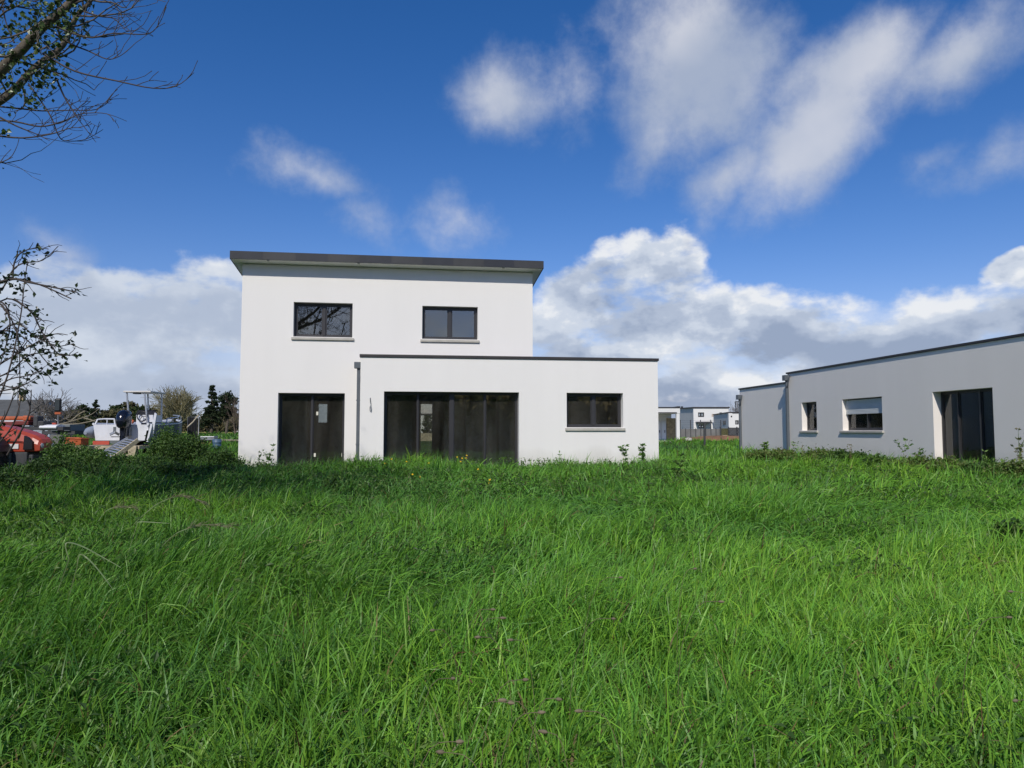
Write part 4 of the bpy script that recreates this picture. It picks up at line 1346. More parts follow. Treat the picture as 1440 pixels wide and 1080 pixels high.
# dried plantain heads in the near grass
SG = 'dried seed heads leaning in the near grass'
def seedhead(px, py, Y, seed):
    rng = np.random.default_rng(seed)
    p = at(px, py, Y)
    bx = p.x - rng.uniform(.08, .2) * rng.choice([-1, 1, 1]); by = Y + rng.uniform(-.05, .1)
    bz = g(bx, by)
    root = thing('seed_head', 'brown dried seed head on a thin stalk above the near grass', 'seed head', (bx, by, bz), 0, SG)
    tip = p - Vector((bx, by, bz))
    pts = smooth_path([Vector((0, 0, 0)), Vector((tip.x * .1, tip.y * .2, tip.z * .6)), Vector((tip.x * .5, tip.y * .6, tip.z * .95)), tip], 3)
    mb = MB(); mb.tube(pts, .0016, 4); mb.build('stalk', M_stalk, root)
    d = (pts[-1] - pts[-2]).normalized()
    L = rng.uniform(.018, .034)
    mb = MB(); mb.tube([tip + d * L * t for t in (0, .15, .4, .7, .9, 1)], [.002, .0055, .007, .0055, .003, .0008], 7)
    mb.build('head', M_seed, root)
for i, (px, py, Y) in enumerate(((735, 956, 2.75), (713, 985, 2.62), (714, 988, 2.6), (782, 983, 2.62), (756, 1002, 2.55), (641, 1043, 2.38), (770, 1030, 2.42), (703, 869, 3.5), (690, 857, 3.6), (612, 886, 3.3), (676, 896, 3.25), (722, 900, 3.2), (634, 954, 2.8), (1431, 985, 2.7), (1415, 868, 3.5), (1425, 832, 3.9), (870, 812, 4.2), (1010, 846, 3.75), (860, 870, 3.5), (975, 800, 4.3), (625, 1058, 2.36), (820, 1000, 2.55))):
    seedhead(px, py, Y, 300 + i)


# long pale bent grass stalks and plumes on the left
def long_stalk(label, pts_px, w, plume=False, seed=1, m=None, name='grass_stalk'):
    rng = np.random.default_rng(seed)
    P = smooth_path(pxpath(pts_px), 5)
    off = (P[0] - P[-1]) * .45
    b = Vector((P[0].x + off.x, P[0].y + off.y, g(P[0].x + off.x, P[0].y + off.y)))
    root = thing(name, label, 'grass stalk', b)
    pts = [p - b for p in P]
    pts[0] = Vector((0, 0, 0))
    n = len(pts)
    mb = MB()
    vs, fs = [], []
    for i, p in enumerate(pts):
        ww = w * (.35 + .65 * math.sin(PI * min(1, .15 + .85 * i / (n - 1))))
        sd = Vector((.35, -.25, .9)).normalized() if not plume else Vector((1, 0, 0))
        d = (pts[min(i + 1, n - 1)] - pts[max(0, i - 1)]).normalized()
        s = d.cross(Vector((.2, -1, .3))).normalized()
        vs += [p - s * ww, p + s * ww]
        if i: fs.append((2 * i - 2, 2 * i - 1, 2 * i + 1, 2 * i))
    mb.add(vs, fs, True)
    mb.build('blade', m or M_palegrass, root)
    if plume:
        q = MB()
        for i in range(n // 2, n):
            for k in range(5):
                dd = (pts[i] - pts[i - 1]).normalized() + Vector(rng.normal(size=3)) * .28
                e = pts[i] + dd.normalized() * rng.uniform(.04, .10) * 1.3
                q.tube([pts[i], pts[i].lerp(e, .5) + Vector((0, 0, .004)), e], [.0016, .003, .0009], 3, cap=False)
        q.build('plume', mat('plume_beige', (0.22, 0.21, 0.12), .9, .2, 20), root)


M_palegrass = mat('pale_grass_leaf', (0.13, 0.18, 0.075), .5, .25, 8.0)
M_bluegrass = mat('bluish_grass_leaf', (0.10, 0.17, 0.10), .5, .15, 8.0)
long_stalk('beige grass plume bent right near the tree shadow', [(195, 730, 8.6), (208, 719, 8.6), (222, 708, 8.6), (245, 699, 8.5), (262, 698, 8.5), (286, 706, 8.5)], .005, True, 1)
long_stalk('beige grass plume below the longest bent plume', [(228, 768, 7.2), (245, 752, 7.2), (262, 744, 7.2), (285, 738, 7.2), (322, 740, 7.2)], .004, True, 2)
long_stalk('short beige grass plume left of the two bent plumes', [(140, 730, 8.6), (150, 718, 8.6), (165, 713, 8.6), (187, 714, 8.6)], .004, True, 3)
long_stalk('pale long grass blade arching right, upper of the two arching ones at left', [(98, 790, 5.6), (92, 768, 5.6), (97, 763, 5.6), (115, 768, 5.5), (140, 781, 5.4), (170, 798, 5.3)], .0045, False, 4)
long_stalk('pale long grass blade drooping right, lower of the two arching ones at left', [(108, 800, 5.4), (112, 780, 5.4), (125, 787, 5.4), (142, 806, 5.2), (158, 828, 5.0)], .0045, False, 5)
long_stalk('thin pale straw lying level among left grass', [(192, 740, 7.2), (195, 734, 7.2), (215, 734.5, 7.2), (238, 736, 7.2)], .004, False, 9)

# ------------------------------------------------------------------ meadow grass (uncountable)
def vnoise(x, y, s, seed):
    """smooth value noise"""
    rs = np.random.default_rng(seed)
    T = rs.random((256, 256))
    X, Y = x / s + 1000.3, y / s + 1000.7
    xi, yi = np.floor(X).astype(int), np.floor(Y).astype(int)
    fx, fy = X - xi, Y - yi
    fx, fy = fx * fx * (3 - 2 * fx), fy * fy * (3 - 2 * fy)
    a, b = T[xi % 256, yi % 256], T[(xi + 1) % 256, yi % 256]
    c, d = T[xi % 256, (yi + 1) % 256], T[(xi + 1) % 256, (yi + 1) % 256]
    return (a * (1 - fx) + b * fx) * (1 - fy) + (c * (1 - fx) + d * fx) * fy


def inside_buildings(x, y):
    ca, sa = math.cos(-HA), math.sin(-HA)
    dx, dy = x - HOUSE_LOC[0], y - HOUSE_LOC[1]
    u, v = dx * ca - dy * sa, dx * sa + dy * ca
    h = ((u > -0.02) & (u < XE + .02) & (v > -0.03) & (v < DEP + .1)) | ((u > X0 - .03) & (u < 0.05) & (v > MV - .03) & (v < DEP + .1))
    ca, sa = math.cos(-RA), math.sin(-RA)
    dx, dy = x - 10.6814, y - 28.6037
    u, v = dx * ca - dy * sa, dx * sa + dy * ca
    h |= (u > -5) & (u < LEN) & (v > -0.05) & (v < BD)
    return h


def behind_house(x, y):
    """ground hidden by the houses from anywhere near the photo's viewpoint"""
    k = 20.5 / np.maximum(y, .1)
    a = x * k
    return (y > 23) & (a > -5.2) & (a < 2.2)


PAL = np.array([(0.098, 0.200, 0.024), (0.072, 0.168, 0.026), (0.058, 0.140, 0.034), (0.140, 0.225, 0.030), (0.044, 0.112, 0.034)])


def grass_zone(N, y0, y1, half, S, wid, hgt, seed, tuft=0.0, side_margin=1.5, wvar=.35, bscale=1.0, th=1.0):
    rng = np.random.default_rng(seed)
    y = np.sqrt(rng.uniform(y0 * y0, y1 * y1, N)) if y0 > 0 else rng.uniform(y0, y1, N)
    x = rng.uniform(-1, 1, N) * (half * np.maximum(y, 1.0) + side_margin)
    if tuft > 0:      # gather blades into tussocks
        nt = max(1, N // 38)
        ty = np.sqrt(rng.uniform(y0 * y0, y1 * y1, nt)) if y0 > 0 else rng.uniform(y0, y1, nt)
        tx = rng.uniform(-1, 1, nt) * (half * np.maximum(ty, 1) + side_margin)
        pick = rng.random(N) < tuft
        k = rng.integers(0, nt, N)
        rr = np.abs(rng.normal(size=N)) * .055 * (1 + .02 * y)
        aa = rng.uniform(0, 2 * PI, N)
        x = np.where(pick, tx[k] + rr * np.cos(aa), x)
        y = np.where(pick, ty[k] + rr * np.sin(aa), y)
        outdir = np.where(pick, aa, rng.uniform(0, 2 * PI, N))
        tone = rng.random(nt)[k]
        tall = rng.uniform(.8, 1.25, nt)[k]
    else:
        outdir = rng.uniform(0, 2 * PI, N)
        tone = rng.random(N); tall = np.ones(N)
    keep = ~inside_buildings(x, y) & ~behind_house(x, y)
    x, y, outdir, tone, tall = x[keep], y[keep], outdir[keep], tone[keep], tall[keep]
    N = len(x)
    z = ground(x, y)
    p1 = vnoise(x, y, 1.7, 1); p2 = vnoise(x, y, .55, 2); p3 = vnoise(x, y, 4.5, 3)
    h = hgt * rng.uniform(.50, 1.15, N) * tall * (.38 + .70 * p1 + .58 * p2)
    near_wall = sstep(15.5, 19.5, y) * sstep(-12, -9, x) * sstep(11, 6, x)
    h *= (1 - .08 * near_wall)
    h *= 1 - .35 * sstep(24, 34, y)
    w = wid * rng.uniform(1 - wvar, 1 + wvar * 1.4, N)
    # wind from the left plus own direction of each tussock
    swirl = (vnoise(x, y, 2.6, 5) - .5) * 2.6
    wind = np.stack([np.cos(swirl), np.sin(swirl) * .8 + .15], -1)
    own = np.stack([np.cos(outdir), np.sin(outdir)], -1)
    wstr = (.10 + .55 * vnoise(x, y, 3.1, 6))[:, None]
    lean = unit(own * (1 - wstr) + wind * wstr + .18 * rng.normal(size=(N, 2)))
    lay = sstep(.52, .8, vnoise(x, y, 1.9, 8))                # beaten down patches
    th0 = np.abs(rng.normal(size=N)) * .30 * th + .05 + .55 * lay * rng.random(N)
    bend = rng.gamma(2.0, .46, N) + .6 * lay
    bend = np.clip(bend * bscale, .08, 2.5)
    V = np.empty((N, 2 * S + 1, 3))
    sidev = np.stack([-lean[:, 1], lean[:, 0], np.zeros(N)], -1)
    tw0 = rng.normal(size=N) * .55
    tw1 = rng.normal(size=N) * .7
    p = np.stack([x, y, z - .02], -1)
    for s in range(S + 1):
        t = s / S
        th = th0 + bend * t ** 1.5
        d = np.stack([lean[:, 0] * np.sin(th), lean[:, 1] * np.sin(th), np.cos(th)], -1)
        nrm = np.stack([-lean[:, 0] * np.cos(th), -lean[:, 1] * np.cos(th), np.sin(th)], -1)
        if s == S:
            V[:, 2 * S] = p
            break
        prof = (.55 + .45 * min(1, t / .25)) * (1 - t ** 2.4)
        ang = tw0 + tw1 * t
        sv = sidev * np.cos(ang)[:, None] + nrm * np.sin(ang)[:, None]
        hw = (w * .5 * prof)[:, None]
        V[:, 2 * s] = p - sv * hw
        V[:, 2 * s + 1] = p + sv * hw
        p = p + d * (h / S)[:, None]
    # faces
    f = []
    for s in range(S - 1):
        f.append([2 * s, 2 * s + 1, 2 * s + 3, 2 * s + 2])
    fq = np.array(f, dtype=np.int64) if f else np.zeros((0, 4), dtype=np.int64)
    nV = 2 * S + 1
    off = (np.arange(N) * nV)[:, None]
    quads = (off[:, :, None] + fq[None]).reshape(N, -1)
    tri = off + np.array([[2 * S - 2, 2 * S - 1, 2 * S]])
    flat = np.concatenate([quads, tri], axis=1).ravel()
    sizes = np.tile(np.array([4] * (S - 1) + [3]), N)
    # colour: patches, tussock tone, dry ones, foot darkened as shade between blades
    k = np.clip(.50 * p3 + .30 * p1 + .35 * tone - .10 + .12 * rng.normal(size=N), 0, .999)
    order = np.array([4, 2, 1, 0, 3])
    ki = k * 4
    i0 = np.floor(ki).astype(int); fr = (ki - i0)[:, None]
    c = PAL[order[i0]] * (1 - fr) + PAL[order[np.minimum(i0 + 1, 4)]] * fr
    c = c * rng.uniform(.66, 1.34, (N, 1)) * np.array([2.10, 2.14, 1.72]) * (.80 + .20 * sstep(-.40, -.02, x / np.maximum(y, 1) + .12 * (p3 - .5)))[:, None]  # left side darkened, its shade pockets put into the colour
    c = c * (.80 + .20 * sstep(2.2, 4.2, y))[:, None]  # nearest blades darkened, shade of deep gaps put into the colour
    dry = rng.random(N) < .018
    c[dry] = np.array([.26, .20, .085]) * rng.uniform(.6, 1.1, (dry.sum(), 1))
    redd = rng.random(N) < .004
    c[redd] = np.array([.16, .075, .045]) * rng.uniform(.6, 1.1, (redd.sum(), 1))
    cv = np.repeat(c[:, None, :], nV, axis=1)
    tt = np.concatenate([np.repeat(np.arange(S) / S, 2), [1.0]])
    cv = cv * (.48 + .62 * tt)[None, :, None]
    tipd = rng.random(N) < .10
    cv[tipd, -1] = (.20, .17, .06)
    return V.reshape(-1, 3), flat, sizes, cv.reshape(-1, 3), N * nV


def build_grass():
    zones = [
        dict(N=62000, y0=1.2, y1=3.4, half=.85, S=5, wid=.0100, hgt=.29, seed=1, tuft=.72, side_margin=2.0, bscale=1.75, th=1.7),
        dict(N=1300, y0=1.2, y1=3.6, half=.80, S=6, wid=.0075, hgt=.44, seed=21, tuft=.4, side_margin=1.2, bscale=1.5),
        dict(N=94000, y0=3.4, y1=6.5, half=.84, S=4, wid=.0100, hgt=.32, seed=2, tuft=.72, bscale=1.75, th=1.6),
        dict(N=4500, y0=3.4, y1=7.0, half=.78, S=5, wid=.0075, hgt=.48, seed=22, tuft=.4, bscale=1.5),
        dict(N=125000, y0=6.5, y1=12, half=.80, S=4, wid=.0125, hgt=.37, seed=3, tuft=.68, bscale=1.75, th=1.4),
        dict(N=140000, y0=12, y1=21.5, half=.78, S=3, wid=.019, hgt=.42, seed=4, tuft=.62, th=1.3, side_margin=2.5, bscale=1.8),
        dict(N=60000, y0=21.5, y1=45, half=.74, S=3, wid=.030, hgt=.46, seed=5, tuft=.4, bscale=1.5),
        dict(N=26000, y0=45, y1=105, half=.72, S=2, wid=.10, hgt=.40, seed=6, tuft=.2),
    ]
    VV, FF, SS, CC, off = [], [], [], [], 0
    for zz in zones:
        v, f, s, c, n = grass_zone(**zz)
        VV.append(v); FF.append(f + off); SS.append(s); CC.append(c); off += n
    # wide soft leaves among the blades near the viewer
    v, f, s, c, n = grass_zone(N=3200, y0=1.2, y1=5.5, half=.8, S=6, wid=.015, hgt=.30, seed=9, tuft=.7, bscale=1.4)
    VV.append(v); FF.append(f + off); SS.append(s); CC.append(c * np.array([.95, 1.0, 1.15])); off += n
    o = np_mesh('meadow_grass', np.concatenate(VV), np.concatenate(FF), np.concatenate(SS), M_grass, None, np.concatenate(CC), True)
    tag(o, 'long wind blown green meadow grass filling the foreground up to the houses', 'grass', kind='stuff')
    # small broad leaves in the sward
    rng = np.random.default_rng(404)
    n = 60000
    y = np.sqrt(rng.uniform(1.3 ** 2, 19 ** 2, n)); x = rng.uniform(-1, 1, n) * (.78 * y + 1)
    keep = (vnoise(x, y, 1.1, 12) + .30 * (x < -.08 * y) + .22 * (y > 12) + .14 * (y < 3.4) > .64)
    x, y = x[keep], y[keep]
    z = ground(x, y) + rng.uniform(.08, .34, len(x)) * (.72 + .28 * sstep(3, 7, y)) * (.55 + .9 * vnoise(x, y, .8, 14))
    o = leaves('broad_leaf_weeds', np.stack([x, y, z], -1), .048 + .0016 * y, BUSH * 1.05, M_leaf, None, aspect=.42, rng=rng, up=1.5)
    tag(o, 'small broad leaved weeds mixed through the meadow grass', 'ground cover', kind='stuff')


build_grass()

# ------------------------------------------------------------------ tractor
def tractor():
    Y = 20.5
    p = at(0, 648, Y)
    gz = -0.46
    t = thing('tractor', 'orange red tractor with black front wheel parked at the left edge', 'tractor', (p.x, Y, gz), R_(-6))
    # local x forward (to the right), y away, z up; front axle at x=0
    def sec(x, w, z0, z1, r=.16):
        out = []
        for a, b in ((-1, 0), (-1, .55), (-.86, .86), (-.55, 1), (.55, 1), (.86, .86), (1, .55), (1, 0)):
            out.append((x, a * w, z0 + (z1 - z0) * b))
        return out
    mb = MB()
    mb.loft([sec(-1.25, .40, 1.02, 1.80), sec(-.4, .40, 1.0, 1.75), sec(.3, .39, .98, 1.66), sec(.85, .37, .97, 1.53), sec(1.18, .34, .98, 1.42), sec(1.34, .31, .99, 1.32), sec(1.40, .29, 1.0, 1.22)])
    mb.sm = [False] * len(mb.sm)
    hood = mb.build('hood', M_orange, t, bevel=.03)
    for y in (-.408, .398):
        MB().box(-1.2, .98, y, y + .01, 1.245, 1.262).build('hood_seam', M_black, hood)
    for y in (-.2, .2):
        m_ = MB(); m_.lathe([(.01, 0), (.075, 0), (.075, .02), (.05, .03), (.01, .032)], 'x', (1.375, y, 1.14), 14); m_.build('headlight', mat('lamp_glass', (.55, .56, .55), .2, .05), hood)
    for a, b in ((-.405, -.33), (.33, .405)):
        MB().prism([(1.0, 1.03), (1.27, 1.05), (1.25, 1.25), (1.12, 1.37), (1.02, 1.41)], a, b).build('side_grille', M_black, t)
    mb = MB(); mb.box(.55, .86, -.4, -.388, 1.06, 1.19); mb.build('name_plate', mat('plate_white', (.62, .60, .58), .5, .1), t)
    mb = MB(); mb.box(-1.2, .62, -.27, .27, .55, 1.0); mb.build('engine_block', M_dgrey, t, bevel=.02)
    mb = MB(); mb.box(.62, 1.08, -.36, .36, .42, .97); mb.box(1.08, 1.2, -.3, .3, .55, .9); mb.build('front_weight', M_dgrey, t, bevel=.03)
    mb = MB(); mb.box(.50, .63, -.42, -.28, .55, .95); mb.build('tool_box', mat('grey_beige', (.22, .20, .17), .7, .2), t, bevel=.02)
    mb = MB(); mb.box(.28, .52, -.41, -.3, .97, 1.18); mb.build('hood_flank', M_orange2, t)

    def wheel(x, y, r, w, nm):
        wy = y
        tm = MB()
        tm.lathe([(r * .58, -w / 2), (r * .86, -w / 2 * 1.02), (r * .96, -w / 2 * .9), (r, -w / 2 * .5), (r, w / 2 * .5), (r * .96, w / 2 * .9), (r * .86, w / 2 * 1.02), (r * .58, w / 2)], 'y', (x, wy, r), 32)
        n = 18
        for k in range(n):
            for sd in (-1, 1):
                a = 2 * PI * (k + .25 * sd) / n
                M = Matrix.Translation((x, wy, r)) @ Matrix.Rotation(-a, 4, 'Y')
                tm.box(r * .985, r * 1.045, sd * w * .02, sd * w * .47, -.03, .03, M)
        wo = tm.build('tyre', M_rubber, t)
        rm = MB()
        rm.lathe([(r * .06, -w * .22), (r * .22, -w * .2), (r * .30, -w * .05), (r * .46, -w * .02), (r * .5, -w * .40), (r * .585, -w * .46), (r * .585, w * .46), (r * .5, w * .4), (r * .1, w * .2)], 'y', (x, wy, r), 28)
        rm.build('rim', mat('dull_silver_rim', (.16, .155, .15), .6, .2), wo)
        bm_ = MB()
        for k in range(8):
            a = 2 * PI * k / 8
            bm_.box(-.012, .012, -w * .22 - .02, -w * .18, -.012, .012, Matrix.Translation((x + r * .2 * math.cos(a), wy, r + r * .2 * math.sin(a))))
        bm_.build('wheel_nuts', M_dgrey, wo)
    wheel(0, -.72, .70, .40, 'front')
    wheel(0, .72, .70, .40, 'front')
    wheel(-2.35, -.80, .92, .5, 'rear')
    wheel(-2.35, .80, .92, .5, 'rear')
    for y in (-.72, .72):
        mb = MB()
        pts = [(0 + .80 * math.cos(a), .70 + .80 * math.sin(a)) for a in [R_(20 + 13 * k) for k in range(12)]]
        rings = [[(x, y - .22, z), (x, y + .22, z), (x, y + .22, z + .025), (x, y - .22, z + .025)] for x, z in pts]
        mb.loft(rings, smooth=False)
        mb.build('front_fender', M_black, t)
    mb = MB(); mb.box(-.09, .09, -.72, .72, .6, .78); mb.build('front_axle', M_dgrey, t)
    # cab (outside the frame)
    mb = MB()
    for x in (-1.35, -2.75):
        for y in (-.62, .62): mb.box(x - .04, x + .04, y - .04, y + .04, 1.0, 2.55)
    mb.box(-2.75, -1.3, -.62, .62, .95, 1.05)
    c = mb.build('cab', M_dgrey, t)
    mb = MB(); mb.box(-2.9, -1.2, -.72, .72, 2.552, 2.68); mb.build('cab_roof', M_orange, c, bevel=.05)
    mb = MB(); mb.box(-2.7, -1.4, -.63, -.625, 1.06, 2.5); mb.box(-1.335, -1.33, -.58, .58, 1.06, 2.5); mb.build('cab_glass', M_glass, c)
    mb = MB()
    mb.tube([(-.95, -.3, 1.7), (-.95, -.3, 2.55)], .04, 8); mb.build('exhaust_pipe', M_black, t)


tractor()

# orange farm machine behind the tractor with tall mirror
def machine():
    Y = 25.5
    p = at(40, 620, Y)
    gz = g(p.x, Y)
    t = thing('farm_machine', 'orange boom machine with tall dark mirror behind the tractor', 'farm machine', (p.x, Y, gz), R_(4))
    PX = lambda x, y: (at(x, y, Y) - Vector((p.x, Y, gz)))
    def hb(m, x0, y0, x1, y1, d0, d1):
        a, b = PX(x0, y1), PX(x1, y0)
        return m.box(a.x, b.x, d0, d1, a.z, b.z)
    mb = MB(); hb(mb, -60, 585.5, 46, 591, -.15, .15); hb(mb, 36, 584.5, 44, 592, -.2, .2); mb.build('boom', M_orange2, t, bevel=.04)
    mb = MB(); hb(mb, 13, 591.5, 27, 594, -.2, -.16); mb.build('boom_label', M_framew, t)
    mb = MB(); hb(mb, 27, 592, 48, 598, -.35, .35); hb(mb, -60, 593, 26, 604, -.3, .3); mb.build('chassis', mat('dark_red_frame', (.16, .03, .025), .6, .2), t, bevel=.03)
    mb = MB(); hb(mb, 50, 585, 57, 600, -.2, .2); hb(mb, 57, 592, 66, 602, -.25, .25); mb.build('pump_unit', M_dgrey, t, bevel=.04)
    mb = MB()
    a, b = PX(61, 605), PX(84, 597)
    mb.loft([[(x, .32 * math.cos(q), (a.z + b.z) / 2 + (b.z - a.z) / 2 * math.sin(q)) for q in [2 * PI * i / 14 for i in range(14)]] for x in (a.x, a.x + .12, b.x - .15, b.x)])
    mb.build('white_tank', M_framew, t)
    mb = MB(); hb(mb, -60, 600, 92, 605, -.25, .25); hb(mb, 20, 605, 26, 640, -.1, .1); hb(mb, 80, 605, 86, 640, -.1, .1); mb.build('frame', M_dgrey, t)
    mb = MB(); q = PX(80, 592); r = PX(80, 582); mb.tube([q, r], .022, 6); mb.tube([PX(80, 600), q, PX(76, 590)], .02, 6); mb.build('mirror_arm', M_steel, t)
    mb = MB(); hb(mb, 75.5, 560, 85, 579, -.06, .06); mir = mb.build('mirror', M_black, t, bevel=.05)
    mb = MB(); hb(mb, 76.5, 579.5, 84.5, 582.5, -.05, .05); mb.build('mirror_indicator', M_orange2, mir)
    mb = MB(); hb(mb, 77, 562, 83.5, 577, -.067, -.061); mb.build('mirror_glass', mat('mirror_face', (.05, .06, .065), .12, .2, 2), mir)
    mb = MB(); hb(mb, 74, 594.5, 79, 597, -.1, .1); mb.build('beacon', M_red, t)


machine()

# trailer, barn, crates
p = at(96, 606, 34)
gz = g(p.x, 34)
tr_ = thing('trailer', 'low grey flat sided trailer behind the orange machine', 'trailer', (p.x, 34, gz), 0)
z0, z1 = at(96, 606, 34).z - gz, at(96, 597, 34).z - gz
MB().box(-.45, .42, -.6, .6, z0, z1).build('side_body', mat('grey_side', (.16, .18, .185), .7, .1), tr_, bevel=.02)
MB().box(-.9, .6, -.5, .5, z0 - .15, z0 - .004).build('chassis', M_dgrey, tr_)
for y in (-.55, .55):
    m = MB(); m.lathe([(.1, -.1), (.3, -.1), (.32, 0), (.3, .1), (.1, .1)], 'y', (-.1, y, .33), 18); m.build('wheel', M_rubber, tr_)
p = at(80, 620, 23)
sl_root = thing('grey_panel', 'grey sloping sheet leaning behind the tractor nose', 'sheet', (p.x, 23, g(p.x, 23)))
a, b, c, d = [at(*q, 23) - sl_root.location for q in ((71, 611), (88, 612), (81, 624), (66, 628))]
mb = MB(); mb.add([a, b, c, d, a + Vector((0, .06, 0)), b + Vector((0, .06, 0)), c + Vector((0, .06, 0)), d + Vector((0, .06, 0))], [(0, 3, 2, 1), (4, 5, 6, 7), (0, 1, 5, 4), (1, 2, 6, 5), (2, 3, 7, 6), (3, 0, 4, 7)])
mb.build('sheet', mat('grey_sheet', (.15, .15, .14), .8, .2), sl_root)
MB().box(.1, .16, .1, .16, -.1, 1.1).box(-.2, -.14, .1, .16, -.1, 1.0).build('prop', M_wood, sl_root)

p = at(10, 606, 70)
gz = g(p.x, 70)
barn = thing('barn', 'long barn with dark grey slate roof behind the tractor', 'barn', (p.x, 70, gz), 0)
zr, ze = at(0, 562, 70).z - gz, at(0, 588, 70).z - gz
xr = at(50, 600, 70).x - p.x
m = MB(); m.prism([(-.2, ze), (3.2, zr), (6.6, ze), (6.6, ze + .12), (3.2, zr + .14), (-.2, ze + .12)], -14, xr - .6, sw); m.build('roof', M_barn, barn)
m = MB(); m.box(-14, xr - .8, 0, .2, -.3, ze - .01); m.prism([(0, -.3), (6.4, -.3), (6.4, ze - .01), (3.2, zr - .05), (0, ze - .01)], xr - .8, xr - .6, sw); m.build('wall', M_barnw, barn)
m = MB(); m.box(-1.0, -.6, 3.0, 3.4, zr - .3, zr + .65); m.build('chimney', M_stone, barn)
p = at(59, 588, 62)
sh = thing('shed', 'small pale shed gable right of the dark barn roof', 'shed', (p.x, 62, g(p.x, 62)), R_(20))
zz = at(59, 579, 62).z - g(p.x, 62)
m = MB(); m.prism([(-.6, 0), (.6, 0), (.6, zz - .35), (0, zz), (-.6, zz - .35)], 0, 1.6); m.build('wall', mat('pale_blue_shed', (.38, .44, .50), .8, .1), sh)
m = MB(); m.prism([(-.7, zz - .4), (0, zz + .003), (.7, zz - .4), (.7, zz - .33), (0, zz + .07), (-.7, zz - .33)], -.05, 1.65); m.build('roof', M_barn, sh)

for i, (x, y0, w, lab) in enumerate(((104, 615, .50, 'orange fish crate stacked left of the boat stern'), (113.5, 616, .36, 'smaller orange fish crate touching the wooden platform'))):
    q = at(x, 626, 27)
    gz = g(q.x, 27)
    zt = at(x, y0, 27).z - gz
    t = thing('fish_crate', lab, 'crate', (q.x, 27, gz), R_(10 - 25 * i))
    m = MB()
    zb0 = zt - .26
    for a in ((-w / 2, w / 2, -.18, -.15), (-w / 2, w / 2, .15, .18), (-w / 2, -w / 2 + .03, -.15, .15), (w / 2 - .03, w / 2, -.15, .15)): m.box(*a, zb0, zt)
    m.box(-w / 2 + .03, w / 2 - .03, -.15, .15, zb0, zb0 + .03)
    m.build('crate_body', M_orange2, t, bevel=.012)
    MB().box(-w / 2 - .02, w / 2 + .02, -.2, .2, zt - .05, zt - .02).build('rim', M_orange2, t)
    MB().box(-w / 2 + .02, w / 2 - .02, -.16, .16, -.05, zb0 - .003).build('pallet', M_wood, t)

